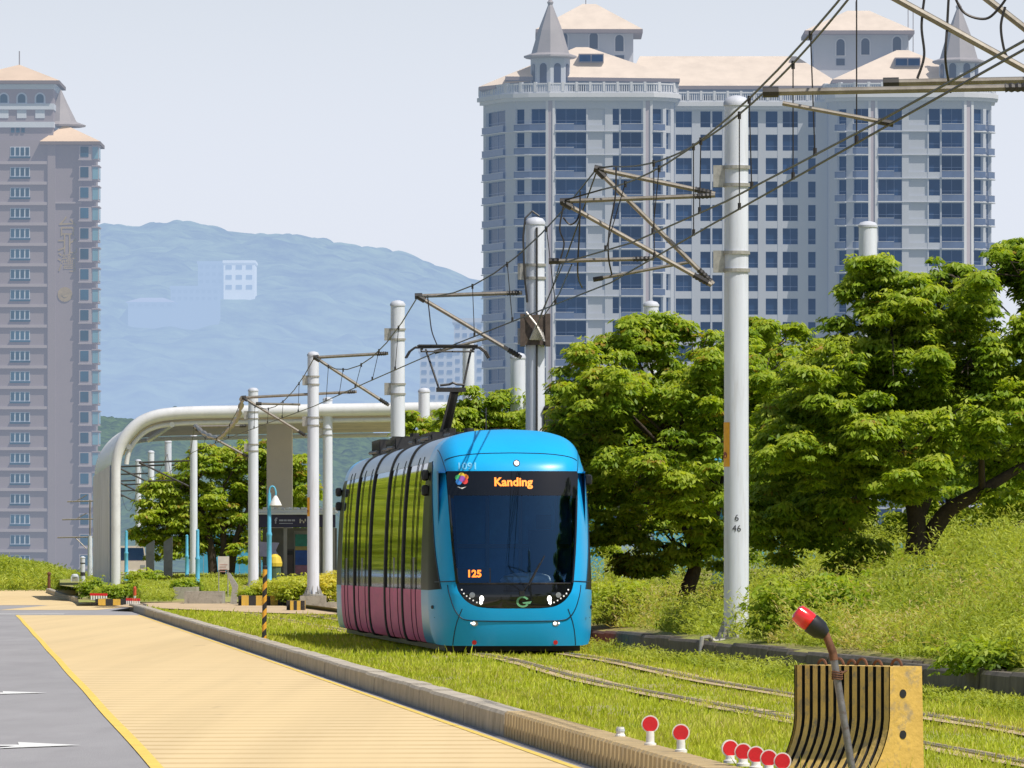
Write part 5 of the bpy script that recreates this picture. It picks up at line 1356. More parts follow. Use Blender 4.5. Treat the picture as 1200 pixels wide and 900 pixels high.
# roadside trees that only show as reflections in the tram side and windscreen
g = random.Random(5)
proto = None
for i, (X, Y) in enumerate([(-41, 500), (-46, 508), (-51, 514), (-57, 522)]+[(-36-.03*max(0, Y-300), Y) for Y in range(64, 490, 12)]):
    if proto is None:
        h = 12; bl = [(g.uniform(-2.2, 2.2), g.uniform(-2.2, 2.2), h*f, 2.9, 2.6, 1.8, 1) for f in (.24, .32, .4, .5, .6, .7, .8, .9)]
        proto = tree('roadside_tree', 'roadside tree in the row left of the road beyond the picture edge', X, Y, -.1, [([(0, 0, 0), (.1, 0, h*.3), (0, .1, h*.7)], .25)], bl, 12000, .5, group='roadside trees left of the road', seed=40, tone=.14); c = proto
    else: c = copy_tree(proto)
    c.location = (X, Y, -.1); c.rotation_euler = (0, 0, i*1.7)
for i, (X, Y, h) in enumerate(((20.5, 92, 11), (15.5, 83, 9))):
    bl = [(g.uniform(-1.8, 1.8), g.uniform(-1.8, 1.8), h*f, 2.2, 2.2, 1.4, 1) for f in (.3, .42, .54, .66, .78, .9)]
    tree('roadside_tree', 'bank tree beyond the right picture edge, ' + ('farther' if i == 0 else 'nearer') + ' of two', X, Y, 1.1, [([(0, 0, 0), (.1, 0, h*.3), (0, .1, h*.7)], .2)], bl, 6000, .45, group='roadside trees', seed=50+i)

# ---------------------------------------------------------------- grass: many small blades
GR = np.array([[.19, .26, .015], [.32, .40, .022], [.43, .49, .035], [.52, .54, .08], [.58, .48, .20]])
def blades(P, h, wd, lean, tone, g, cols=GR):
    n = len(P); a = g.random(n)*2*np.pi
    side = np.c_[np.cos(a), np.sin(a)*.35, np.zeros(n)]; la = g.random(n)*2*np.pi
    tipd = np.c_[np.cos(la), np.sin(la), np.zeros(n)]*(lean*g.random(n))[:, None]
    b0 = P-side*wd[:, None]*.5; b1 = P+side*wd[:, None]*.5
    mid = P+np.c_[np.zeros(n), np.zeros(n), h*.6]+tipd*.35*h[:, None]
    m0, m1 = mid-side*wd[:, None]*.38, mid+side*wd[:, None]*.38
    tip = P+np.c_[np.zeros(n), np.zeros(n), h*1.0]+tipd*h[:, None]
    v = np.stack([b0, b1, m1, m0, m0, m1, tip+side*wd[:, None]*.05, tip-side*wd[:, None]*.05], 1).reshape(-1, 3)
    f = np.arange(len(v)).reshape(-1, 4)
    t = np.clip(tone, 0, .999)*(len(cols)-1); i = t.astype(int)
    c = cols[i]*(1-(t-i))[:, None]+cols[i+1]*(t-i)[:, None]; c = c*g.uniform(.75, 1.25, (n, 1))
    return v, f, np.repeat(c, 8, 0)
def ysample(g, n, y0, y1, p=1.6):
    u = g.random(n); e = 1-p
    return (y0**e+u*(y1**e-y0**e))**(1/e)
vk = np.vectorize(kerb_x); vw = np.vectorize(wall_x); vt = np.vectorize(track_x); vb_ = np.vectorize(bank_z)
g = np.random.default_rng(3)
n = 150000; Y = ysample(g, n, 44, 262, 2.0); t = g.random(n)
xl, xr = vk(Y)+.28, vw(Y)-.02; X = xl+(xr-xl)*t
dr = np.minimum(abs(X-vt(Y)-.73), abs(X-vt(Y)+.73))
keep = (dr > .09) | (g.random(n) < np.where(X > vt(Y), .95, .78))
patch = vnoise(X*1.1, Y*.35, 4)*.6+vnoise(X*3.3, Y*1.1, 6)*.4
keep &= (g.random(n) < .35+patch)
edge = np.minimum(X-xl, xr-X)
h = (.045+.05*patch+.09*np.clip(1-edge/.5, 0, 1)*g.random(n)+.10*(g.random(n) < .04)*g.random(n))*.85*g.uniform(.5, 1.35, n)
inside = abs(X-vt(Y)) < .6; h = np.where(inside, h*.75, h)
under = (abs(X-(-.0655*(Y-127))) < 1.5) & (Y > 126.5) & (Y < 162); h = np.where(under, np.minimum(h, .05), h)
keep &= Y < np.interp(X, [-13.4, -12.1, -7.35, -4.6, 0], [257, 251, 225, 215, 200])-.3
P = np.c_[X, Y, np.full(n, .0)][keep]; h, patch, Yk = h[keep], patch[keep], Y[keep]
v, f, c = blades(P, h*(1+.25*(Yk > 120)), .010*np.maximum(1, Yk/75)*g.uniform(.8, 1.6, len(P)), .7, .36+.48*patch+g.normal(0, .14, len(P)), g)
o = mesh_np('track_grass', v, f, M['grass'], c); o['kind'] = 'stuff'; tag(o, 'short yellow green grass growing over the tram bed between kerb and wall', 'grass')
# weeds: taller stems with many narrow leaves, in uneven drifts over the bank
WD = np.array([[.095, .14, .018], [.18, .245, .03], [.28, .345, .05], [.39, .435, .09], [.47, .39, .18]])
def weeds(n, y0, y1, umax, hmin, hmax, nl, seed, leafl, tone=0., p=1.8, xfn=None, zfn=None):
    g = np.random.default_rng(seed)
    Y = ysample(g, n, y0, y1, p)
    if xfn is None:
        u = .38+(umax-.38)*g.random(n)**1.3; X = vw(Y)+u; Z = vb_(X, Y)
    else:
        X = xfn(Y, g); u = np.full(n, 5.); Z = zfn(X, Y)
    dr = vnoise(X*.55, Y*.22, 8)*.65+vnoise(X*1.7, Y*.6, 3)*.35
    H = hmin+(hmax-hmin)*np.clip(dr*1.25-.15, .05, 1)*np.clip(.30+u/4.0, .0, 1)*g.uniform(.6, 1.15, n)
    kp = (vt(Y)+1.6 < X) | True
    lean = g.normal(0, .12, (n, 2))
    s = g.random((n, nl))**.8
    base = np.c_[X, Y, Z][:, None, :]+np.stack([lean[:, 0:1]*s*H[:, None]+g.normal(0, .05, (n, nl)), lean[:, 1:2]*s*H[:, None]+g.normal(0, .05, (n, nl)), s*H[:, None]], -1)
    a = g.random((n, nl))*2*np.pi; up = g.uniform(.2, 1.1, (n, nl))
    ax = np.stack([np.cos(a), np.sin(a), up], -1).reshape(-1, 3)
    ln = (leafl*g.uniform(.6, 1.4, (n, nl))*(1.15-.5*s)).ravel(); 
    nr = np.stack([-np.cos(a)*up, -np.sin(a)*up, np.ones((n, nl))], -1).reshape(-1, 3)+g.normal(0, .3, (n*nl, 3))
    v = leaf_quads(base.reshape(-1, 3)+unit(ax)*ln[:, None]*.5, unit(nr), ax, ln, ln*g.uniform(.14, .26, n*nl))
    spec = vnoise(X*.9+30, Y*.35, 12)
    dry = (vnoise(X*1.1+7, Y*.5, 14) > .66) & (u < 3.4)
    tt = (.24+.60*(spec-.3)+tone)[:, None]+.36*s+g.normal(0, .10, (n, nl))
    tt = np.where(dry[:, None] & (g.random((n, nl)) < .6), .95+g.normal(0, .05, (n, nl)), np.minimum(tt, .74))
    tt = np.clip(tt.ravel(), 0, .999)*(len(WD)-1); i = tt.astype(int)
    c = WD[i]*(1-(tt-i))[:, None]+WD[i+1]*(tt-i)[:, None]; c = c*g.uniform(.75, 1.25, (len(c), 1))
    return v, np.arange(len(v)).reshape(-1, 4), np.repeat(c, 4, 0)
def merge(L_):
    off = 0; V, Fs, Cs = [], [], []
    for v, f, c in L_: V.append(v); Fs.append(f+off); Cs.append(c); off += len(v)
    return np.concatenate(V), np.concatenate(Fs), np.concatenate(Cs)
W1 = weeds(12000, 64, 230, 11, .25, 1.45, 18, 21, .13); W2 = weeds(11000, 64, 230, 4, .10, .35, 10, 22, .10, .05)
o = mesh_np('bank_weeds', *merge([W1])[:2], M['weed'], W1[2]); o['kind'] = 'stuff'; tag(o, 'tall feathery yellow green weeds covering the bank on the right', 'weeds')
o = mesh_np('bank_ground_cover', W2[0], W2[1], M['weed'], W2[2]); o['kind'] = 'stuff'; tag(o, 'low leafy weeds along the top of the retaining wall', 'weeds')
# creeping weeds at the foot of the wall
W3 = weeds(1500, 66, 135, 1, .05, .26, 10, 23, .10, .0, xfn=lambda Y, g: vw(Y)-.05-.55*g.random(len(Y))**2, zfn=lambda X, Y: 0*X+.01)
o = mesh_np('wall_foot_weeds', W3[0], W3[1], M['weed'], W3[2]); o['kind'] = 'stuff'; tag(o, 'small leafy weeds creeping at the foot of the retaining wall', 'weeds')
# mound and far stop grass
def far_mz(X, Y):
    return np.array([-.14+1.6*smooth((y-440)/120)*smooth((X_at(118, y)-x)/8)*.9 for x, y in zip(X, Y)])
W4 = weeds(4200, 440, 640, 1, .3, 1.0, 9, 24, .5, -.12, p=1.2, xfn=lambda Y, g: X_at(-110, Y)+(X_at(112, Y)-X_at(-110, Y))*g.random(len(Y)), zfn=far_mz)
o = mesh_np('mound_weeds', W4[0], W4[1], M['weed'], W4[2]); o['kind'] = 'stuff'; tag(o, 'rough green growth covering the mound at the foot of the left tower', 'weeds')
W5 = weeds(9000, 287, 420, 1, .10, .50, 9, 25, .22, .16, p=2.2, xfn=lambda Y, g: X_at(160, Y)+(X_at(400, Y)-X_at(160, Y))*g.random(len(Y)), zfn=lambda X, Y: np.array([.05+.5*smooth((y-286)/44) for y in Y]))
q0 = W5[0].reshape(-1, 4, 3)[:, 0]; kx = ~((q0[:, 1] < 325) & (q0[:, 0] > -.0361*q0[:, 1]+.2)) & ~((q0[:, 1] < 302) & (q0[:, 0] > -.044*q0[:, 1]))
q = W5[0].reshape(-1, 4, 3)[kx]; cq = W5[2].reshape(-1, 4, 3)[kx]
o = mesh_np('stop_grass', q.reshape(-1, 3), np.arange(len(q)*4).reshape(-1, 4), M['weed'], cq.reshape(-1, 3)); o['kind'] = 'stuff'; tag(o, 'yellow green grass around the tree and the poles of the tram stop', 'grass')
# ================================================================== THE STOP, THE CANOPY AND SMALL THINGS
def stop_z(Y): return .05+.5*smooth((Y-286)/44)
rows = []
for Y in [286, 292, 300, 310, 320, 330, 350, 380, 430, 500, 600]:
    xl = X_at(92 if Y < 330 else 70, Y); xr = X_at(600, Y)
    rows.append([(xl+(xr-xl)*t, Y, stop_z(Y)) for t in np.linspace(0, 1, 14)])
structure(MB().grid(rows), 'stop_ground', M['turf'])
mb = MB(); mb.quad((X_at(275, 296), 296, stop_z(296)+.03), (X_at(420, 290), 290, stop_z(290)+.03), (X_at(420, 330), 330, .585), (X_at(300, 330), 330, .585)); structure(mb, 'stop_paving', M['paving'])

# canopy: a ribbon that rises as a ribbed wall and bends over into a long roof
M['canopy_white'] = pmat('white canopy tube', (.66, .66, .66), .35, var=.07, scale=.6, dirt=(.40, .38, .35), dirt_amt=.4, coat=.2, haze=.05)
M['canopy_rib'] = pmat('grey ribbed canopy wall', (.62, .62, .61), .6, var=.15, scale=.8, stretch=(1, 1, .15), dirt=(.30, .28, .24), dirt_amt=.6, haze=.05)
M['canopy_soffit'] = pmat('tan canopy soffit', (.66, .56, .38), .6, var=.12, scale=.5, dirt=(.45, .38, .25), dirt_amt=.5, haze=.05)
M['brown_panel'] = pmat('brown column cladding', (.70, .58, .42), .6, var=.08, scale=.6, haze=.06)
CY = 330.0; CD = 42.0; CSL = -.0715
can = thing('station_canopy', 'long white tram stop canopy whose ribbed wall bends over into a rounded roof', 'canopy', (X_at(139, CY), CY, .5))
OX = X_at(139, CY)
outer = [(130, 690), (130, 640), (130, 590), (130, 562), (130.3, 545), (132.5, 530), (138.5, 515), (149, 501), (163, 489.5), (182, 482), (205, 478.8), (235, 477.4), (292, 476.5), (400, 474.5), (528, 472.5)]
oc = catmull([(X_at(a, CY)-OX, Z_at(b, CY)-.5) for a, b in outer], 6)
def off_curve(C, d):
    out = []
    for i, p in enumerate(C):
        a = C[max(0, i-1)]; b = C[min(len(C)-1, i+1)]; tx, tz = b[0]-a[0], b[1]-a[1]; l = math.hypot(tx, tz)
        out.append((p[0]+tz/l*d, p[1]-tx/l*d))
    return out
ic = off_curve(oc, .42)
def ext(p, t): return (p[0]+CSL*CD*t, CD*t, p[1])
KL = 6*4+1    # up to here the outside is ribbed wall
T = np.linspace(0, 1, 25)
mb = MB(); mb.grid([[ext(p, t) for p in oc[KL-1:]] for t in T]); mb.build('roof_shell', M['canopy_white'], can, 40)
mb = MB()
for k in range(15):
    t0 = k/15; t1 = (k+.6)/15
    a = [ext((p[0]-.06, p[1]), t0) for p in oc[:KL]]; b = [ext((p[0]-.06, p[1]), t1) for p in oc[:KL]]; c = [ext((p[0]+.10, p[1]), t1) for p in oc[:KL]]; d = [ext((p[0]+.10, p[1]), (k+1)/15) for p in oc[:KL]]
    mb.grid([a, b]); mb.grid([b, c]); mb.grid([c, d])
    mb.grid([d, [ext((p[0]-.06, p[1]), (k+1)/15) for p in oc[:KL]]])
mb.build('ribbed_wall', M['canopy_rib'], can)
mb = MB(); mb.grid([[ext(p, t) for p in ic] for t in T][::-1]); mb.build('soffit', M['canopy_soffit'], can, 40)
for t in (0, 1):
    mb = MB(); c = off_curve(oc, .21); mb.tube([ext(p, t+(-.004 if t == 0 else .004)) for p in c], [.20+.07*smooth((i-20)/25) for i in range(len(c))], 12); mb.build('edge_tube', M['canopy_white'], can, 60)
    mb = MB(); c = off_curve(oc[KL:], .66); mb.tube([ext(p, t+(.004 if t == 0 else -.004)) for p in c], .10, 8); mb.build('lower_beam', M['canopy_white'], can, 60)
mb = MB()
for k in range(1, 12):
    c = off_curve(oc[KL+6:], .5); mb.tube([ext(p, k/12) for p in c], .08, 6)
mb.build('soffit_rib', M['canopy_soffit'], can)
mb = MB()
for fr in (.45, .7): 
    i = int(len(oc)*fr); p = ic[i]; mb.tube([ext((p[0], p[1]-.25), 0), ext((p[0], p[1]-.25), 1)], .12, 8)
mb.build('purlin', M['canopy_white'], can)
cy = 345-CY
for k, yy in enumerate((cy,)):
    mb = MB(); x0 = X_at(312.5, 345)-OX+CSL*(yy-cy); x1 = X_at(342, 345)-OX+CSL*(yy-cy)
    mb.box(x0, x1, yy, yy+1.4, -.1, Z_at(506, 345)-.5+.7)
    for z in (3.2, 5.2): mb.box(x0-.015, x1+.015, yy-.015, yy+1.415, z, z+.03)
    mb.build('column', M['brown_panel'], can)

# kiosk under the canopy
KY = 338.0; KX = X_at(350, KY)
M['fascia'] = pmat('dark violet fascia', (.035, .03, .085), .5, var=.2, scale=2)
M['kiosk_grey'] = pmat('grey kiosk frame', (.36, .34, .32), .6, scale=2)
kio = thing('ticket_kiosk', 'open kiosk with a dark violet sign fascia and grey posts under the canopy', 'kiosk', (KX, KY, .55))
def kx(px): return X_at(px, KY)-KX
def kz(py): return Z_at(py, KY)-.55
mb = MB(); mb.box(kx(303), kx(393), 0, 5, kz(600.5), kz(597)); mb.box(kx(303), kx(393), -.15, .1, kz(603), kz(600.7))
for px in range(308, 393, 9): mb.box(kx(px), kx(px+4), -.2, 5, kz(596.8), kz(594.5))
mb.build('roof', M['canopy_white'], kio)
mb = MB(); mb.box(kx(303), kx(393), .12, .4, kz(618), kz(603.2)); fas = mb.build('fascia', M['fascia'], kio)
mb = MB(); add_text(mb, 'f', .36, lambda x, z: (kx(323)+x, .10, kz(610.5)+z), .012)
for k, (a, b) in enumerate(((327, 332), (332.6, 336), (336.8, 341), (341.8, 345.5))): mb.box(kx(a), kx(b), .09, .118, kz(610.8), kz(608.8))
mb.box(kx(327), kx(343), .09, .118, kz(613.8), kz(612.9)); mb.build('sign_lettering', pmat('pale violet lettering', (.42, .42, .55), .5, scale=5), fas)
mb = MB()
for c0 in (351, 381):
    for k in range(4): mb.box(kx(c0+k*2), kx(c0+k*2+1.5), .09, .118, kz(613-k % 2*2.2), kz(608+(k % 3)*1.2))
mb.build('sign_picture', pmat('pale sign figures', (.55, .50, .46), .5, scale=5), fas)
for a, b in ((332, 336), (372, 375), (388, 392), (303, 305)):
    mb = MB(); mb.box(kx(a), kx(b), .3, .6, 0, kz(618.2)); mb.build('post', M['kiosk_grey'], kio)
mb = MB(); mb.box(kx(304), kx(392), 4.4, 4.6, 0, kz(618.2)); mb.build('back_wall', pmat('shaded kiosk wall', (.20, .19, .18), .8, scale=2), kio)
mb = MB(); mb.box(kx(334), kx(343), 1.5, 2.3, 0, kz(643)); mb.mat(1); mb.box(kx(335), kx(342), 1.42, 1.49, kz(650), kz(645)); tag(mb.build('ticket_machine', [pmat('brown machine', (.12, .09, .08), .5, scale=4), M['black_plastic']], None, loc=(KX, KY, .55)), 'brown ticket machine standing in the kiosk left of the coloured panel', 'ticket machine')
t = thing('vending_machine', 'colourful vending machine with green head, blue window and pink lower panel in the kiosk', 'vending machine', (KX, KY, .55))
mb = MB(); mb.box(kx(343.5), kx(361), 1.4, 2.3, 0, kz(622)); mb.build('cabinet', M['kiosk_grey'], t)
for nm, c, a, b in (('header_panel', (.02, .26, .18), 640, 626), ('stripe_panel', (.50, .38, .10), 644.5, 640.3), ('display_window', (.02, .10, .42), 662, 645), ('lower_panel', (.42, .18, .25), 672.5, 662.5)):
    mb = MB(); mb.box(kx(345), kx(360), 1.33, 1.39, kz(a), kz(b)); mb.build(nm, pmat(nm.replace('_', ' '), c, .4, scale=3, var=.3), t)
# violet banner; a yellow bin stands in for a yellow coated figure-like mascot
mb = MB(); n = len(mb.v)
mb.v += [(kx(305), -1.2, kz(635)), (kx(328), -1.2, kz(636)), (kx(324), -1.2, kz(645)), (kx(328), -1.2, kz(653)), (kx(305), -1.2, kz(652)), (kx(305), -.9, kz(635)), (kx(328), -.9, kz(636)), (kx(324), -.9, kz(645)), (kx(328), -.9, kz(653)), (kx(305), -.9, kz(652))]
mb.face((n, n+4, n+3, n+2, n+1)); mb.face((n+5, n+6, n+7, n+8, n+9))
for i in range(5): j = (i+1) % 5; mb.face((n+i, n+j, n+5+j, n+5+i))
o = mb.build('banner', pmat('pale violet cloth', (.42, .40, .60), .8, scale=3), None, loc=(KX, KY, .55)); tag(o, 'pale violet banner with a swallow tail end, hung at the left of the kiosk', 'banner')
mb = MB(); mb.tube([(kx(306), -1.05, 0), (kx(306), -1.05, kz(634))], .04, 6); p_ = mb.build('banner_pole', M['galv'], o)
t = thing('stand_in_bin', 'small rounded yellow bin with dark sides, mascot stand-in, beside the light blue lamp post', 'bin', (X_at(322, 322), 322, stop_z(322)))
mb = MB(); mb.lathe([(.22, 0), (.25, .3), (.26, .85)], (0, 0, 0), 14); mb.build('body', pmat('dark bin body', (.06, .10, .06), .6, scale=4), t)
mb = MB(); mb.lathe([(.30, .86), (.32, 1.0), (.25, 1.25), (.12, 1.36), (.02, 1.38)], (0, 0, 0), 14); mb.build('lid', pmat('yellow bin lid', (.62, .45, .04), .5, scale=4), t)

# light blue street lamp and other light blue posts
def blue_post(px, py0, py1, Y, r, label, lamp=False, zb=None):
    z0 = Z_at(py1, Y) if zb is None else zb; t = thing('lamp_post' if lamp else 'blue_post', label, 'lamp post' if lamp else 'post', (X_at(px, Y), Y, z0)); h = Z_at(py0, Y)-z0
    mb = MB(); mb.lathe([(r*1.6, 0), (r*1.6, .25), (r*1.05, .32), (r, h*.55), (r*1.15, h*.56), (r*1.15, h*.58), (r*.85, h*.6), (r*.75, h)], (0, 0, 0), 14); mb.build('shaft', M['sky_blue_paint'], t, 40)
    if lamp:
        mb = MB(); pts = [(r*.2, 0, h-.05), (.0, 0, h+.12), (.08, 0, h+.27), (.2, 0, h+.25), (.27, 0, h+.05), (.26, 0, h-.12)]; mb.tube(catmull(pts, 6), .035, 8); mb.build('arm', M['sky_blue_paint'], t)
        mb = MB(); mb.lathe([(.05, -.10), (.09, -.16), (.20, -.36), (.26, -.50), (.22, -.51)], (.26, 0, h), 16); mb.build('lamp_shade', M['white_plastic'], t, 40)
    else:
        mb = MB(); mb.lathe([(r*.8, h), (r*.9, h+.01), (r*.3, h+.06)], (0, 0, 0), 12); mb.build('cap', M['sky_blue_paint'], t)
    return t
blue_post(315.5, 578, 680, 316, .10, 'light blue lamp post with a white bell shade in front of the kiosk', True, .42)
blue_post(231.5, 622, 688, 306, .085, 'light blue post in front of the dense tree under the canopy', zb=.2)
blue_post(148, 623, 662, 420, .10, 'light blue post close beside the canopy leg', zb=.5)
blue_post(219, 628, 676, 380, .09, 'dull blue post half hidden behind a white pole under the canopy', zb=.5)
blue_post(841, 540, 700, 150, .10, 'light blue pole hidden behind the left side of the near white pole', zb=.9)

# square pale posts under the canopy
M['post_grey'] = pmat('pale grey panel', (.52, .55, .60), .7, var=.15, scale=2, dirt=(.3, .32, .35), dirt_amt=.5)
for px, y0, y1, Y, w_, lab in ((197, 632, 681, 350, .26, 'pale square post with a slanted top, tallest of the two under the canopy'), (176, 636, 676, 372, .26, 'greyer square post with a slanted top nearer the canopy leg')):
    t = thing('square_post', lab, 'post', (X_at(px, Y), Y, .5)); h = Z_at(y0, Y)-.5
    mb = MB(); b = w_/2*1.5
    n = len(mb.v); mb.v += [(-b, -b, 0), (b, -b, 0), (b, b, 0), (-b, b, 0), (-b, -b, h-.12), (b, -b, h+.12), (b, b, h+.12), (-b, b, h-.12)]
    for q in ((0, 3, 2, 1), (4, 5, 6, 7), (0, 1, 5, 4), (1, 2, 6, 5), (2, 3, 7, 6), (3, 0, 4, 7)): mb.face([n+i for i in q])
    mb.build('shaft', M['post_grey'], t)
    mb = MB(); mb.box(-b-.03, b+.03, -b-.03, b+.03, 0, .15); mb.build('base', M['concrete'], t)
# notice board on one leg, steel info post, planters, ramp
t = thing('notice_board', 'small pale notice board on thin legs beside the concrete planter', 'notice board', (X_at(262, 300), 300, stop_z(300)))
mb = MB(); mb.box(-.22, .22, -.03, .0, Z_at(668, 300)-stop_z(300), Z_at(652, 300)-stop_z(300)); bd = mb.build('board', pmat('pale board', (.56, .50, .46), .6, scale=6), t)
mb = MB()
for k in range(4): mb.box(-.15, .15-.05*(k % 2), -.036, -.031, 1.56-k*.09-.30, 1.59-k*.09-.30)
mb.build('lettering', pmat('faded red lettering', (.45, .25, .22), .6, scale=6), bd)
mb = MB(); 
for x in (-.19, .17): mb.tube([(x, 0, 0), (x, 0, Z_at(652, 300)-stop_z(300))], .022, 6)
mb.build('leg', M['galv'], t)
mb = MB(); t0 = (X_at(269, 271), 271, .0)
n = len(mb.v); hh = 1.15
for yy in (-.25, .25): mb.v += [(.02, yy, 0), (.24, yy, 0), (.30, yy, hh*.62), (.02, yy, hh), (-.10, yy, hh*1.02), (.10, yy, hh*.55)]
mb.face([n+i for i in range(6)]); mb.face([n+6+i for i in range(6)][::-1])
for i in range(6): j = (i+1) % 6; mb.face((n+j, n+i, n+6+i, n+6+j))
tag(mb.build('steel_barrier', M['galv'], None, loc=t0), 'slim grey steel post with a bent slanting top by the concrete planter', 'steel post')
def planter(px0, px1, py0, py1, Y, dep, label, striped=False, name='planter'):
    x0, x1 = X_at(px0, Y), X_at(px1, Y); z0, z1 = min(Z_at(py1, Y), stop_z(Y) if Y > 286 else -.02), Z_at(py0, Y)
    t = thing(name, label, 'planter', ((x0+x1)/2, Y, z0)); w_ = (x1-x0)/2; mb = MB(); h = z1-z0
    if striped:
        n = max(3, int(w_*2/.22))
        for k in range(n):
            mb.mat(k % 2); a = -w_+2*w_*k/n; b = -w_+2*w_*(k+1)/n; mb.box(a, b-.002, 0, .25, 0, h)
        m = int(dep/.3)
        for k in range(1, m):
            for s in (-1, 1): mb.mat(k % 2); mb.box(s*w_-.12, s*w_+.12, .3*k+.0, .3*k+.298, 0, h)
        mb.build('kerb_ring', [M['yellow_paint'], M['black_paint']], t)
    else:
        mb.box(-w_, w_, 0, .2, 0, h); mb.box(-w_, -w_+.2, .2, dep, 0, h); mb.box(w_-.2, w_, .2, dep, 0, h); mb.box(-w_, w_, dep, dep+.2, 0, h); mb.build('wall_ring', M['concrete'], t)
    mb = MB(); mb.box(-w_+.2, w_-.2, .25, dep, 0, h-.06); mb.build('soil', M['dirt'], t); return t
planter(216, 260, 693, 709, 275, 3, 'low grey concrete planter in front of the notice board')
planter(283, 334, 698, 712, 262, 7, 'kerb planter painted in yellow and black blocks around the white pole', True)
planter(340, 352, 704, 718, 236, 2, 'small yellow and black block kerb right of the larger striped planter', True)
planter(115, 150, 702, 709, 277, 6, 'long low yellow and black kerb along the flower bed at the canopy leg', True)
planter(203, 230, 688, 699, 296, 2.5, 'dark square planter box with a shrub, left of the concrete planter')
planter(353, 396, 706, 714, 250, 1.0, 'thin grey kerb edge of the stop paving behind the striped post', name='kerb_edge')

# bushes
def bush(X, Y, z, rx, ry, h, n, leaf, label, tone, seed, cols=None, name='bush'):
    v, f, c = crown([(0, 0, h*.45, rx, ry, h*.55, 1), (rx*.4, 0, h*.5, rx*.6, ry*.6, h*.5, 1), (-rx*.4, .1, h*.4, rx*.6, ry*.6, h*.5, 1)], n, leaf, tone, 0.0, seed=seed)
    if cols is not None: c = c*np.array(cols)
    t = thing(name, label, 'bush', (X, Y, z)); mesh_np('leaves', v, f, M['leaf'], c, t)
    mb = MB()
    for k in range(4): mb.tube([(0, 0, 0), (rx*.3*math.cos(k*1.6), ry*.3*math.sin(k*1.6), h*.35), (rx*.6*math.cos(k*1.6), ry*.6*math.sin(k*1.6), h*.6)], [.03, .02, .008], 5)
    mb.build('stem', M['bark'], t)
bush(X_at(107, 296), 296, .1, .55, .6, .85, 3000, .12, 'round dark green bush left of the flower bed beside the canopy leg', -.2, 1)
bush(X_at(141, 293), 293, .05, .85, .7, .70, 4500, .12, 'broad clipped bush in front of the canopy leg', -.08, 2)
bush(X_at(122, 295), 295, .05, .5, .6, .62, 2200, .12, 'light green low bush between the two darker ones at the canopy leg', .25, 3)
bush(X_at(168, 330), 330, .4, .9, .8, .9, 2200, .15, 'small rough shrub behind the clipped bush under the canopy', -.05, 4)
bush(X_at(213, 297), 297.5, .2, .45, .6, .75, 2500, .13, 'dark shrub growing in the square planter box', -.2, 5)
bush(X_at(226, 303), 303, .2, .35, .5, .7, 1600, .12, 'small dark shrub beside the light blue post', -.15, 6)
bush(X_at(316, 267), 267, .2, .75, 1.6, .75, 7000, .12, 'yellow green shrub filling the striped planter left half', .22, 7, (1.15, 1.05, 1.1))
bush(X_at(345, 262), 262, .1, .8, 1.6, 1.0, 7000, .12, 'yellow green shrub at the foot of the pole with the orange sticker', .10, 8, (1.15, 1.05, 1.1))
bush(X_at(381, 262), 262, .0, .6, 2.0, 1.25, 6500, .12, 'pale dry looking shrub between the pole and the tram end', .16, 9, (1.4, 1.1, 1.5))
bush(X_at(294, 267), 267, .2, .4, 1.2, .5, 3500, .12, 'low green shrub at the foot of the pole in the striped planter', .1, 10)
# darker bushes among the bank weeds
for i, (px, Y, u, h, lab, tone) in enumerate(((948, 108, 2.6, 1.05, 'dark leafy bush in the weeds above the warning lamp', -.12), (1195, 82.5, .8, .45, 'low dark leafy bush at the right edge on top of the wall', -.1), (722, 141, 1.9, .8, 'leafy bush at the corner behind the tram front', .05))):
    X = X_at(px, Y); bush(X, Y, bank_z(X, Y)-.1, .9, .9, h, 5200, .10, lab, tone, 30+i)

# vehicles near the stop: a van under the canopy
M['van_white'] = pmat('off white van paint', (.55, .48, .42), .35, var=.05, scale=2, coat=.3)
M['van_glass'] = pmat('dark blue van glass', (.015, .035, .08), .08, scale=3)
VY = 455; van = thing('parked_van', 'pale parked van with a dark windscreen, half hidden behind the canopy leg', 'van', (X_at(153, VY), VY, .55), R(4))
prof = [(-.95, .25), (.95, .25), (.97, .9), (.93, 1.1), (.84, 1.85), (.70, 1.98), (-.70, 1.98), (-.84, 1.85), (-.93, 1.1), (-.97, .9)]
mb = MB(); mb.prism(prof, .35, 4.3); mb.prism([(-.93, .3), (.93, .3), (.95, .85), (.88, 1.06), (-.88, 1.06), (-.95, .85)], 0, .349); mb.build('body', M['van_white'], van)
mb = MB(); mb.quad((-.86, .33, 1.12), (.86, .33, 1.12), (.76, .335, 1.86), (-.76, .335, 1.86)); mb.build('windshield', M['van_glass'], van)
for s in (-1, 1):
    mb = MB(); mb.box(s*.72-.14, s*.72+.14, -.02, 0, .68, .84); mb.build('headlight', M['lamp_lens'], van)
    for yy in (.8, 3.4): mb = MB(); mb.tube([(s*.78, yy, .30), (s*.96, yy, .30)], .31, 16); mb.build('wheel', M['rubber'], van)
    mb = MB(); mb.box(s*.965-.01, s*.965+.01, .9, 2.0, 1.15, 1.75) ; mb.build('side_window', M['van_glass'], van)
    mb = MB(); mb.box(*sorted((s*.97, s*1.15)), .55, .65, 1.1, 1.32); mb.build('mirror', M['black_plastic'], van)
mb = MB(); mb.box(-.35, .35, -.03, -.005, .42, .55); mb.build('licence_plate', M['white_plastic'], van)

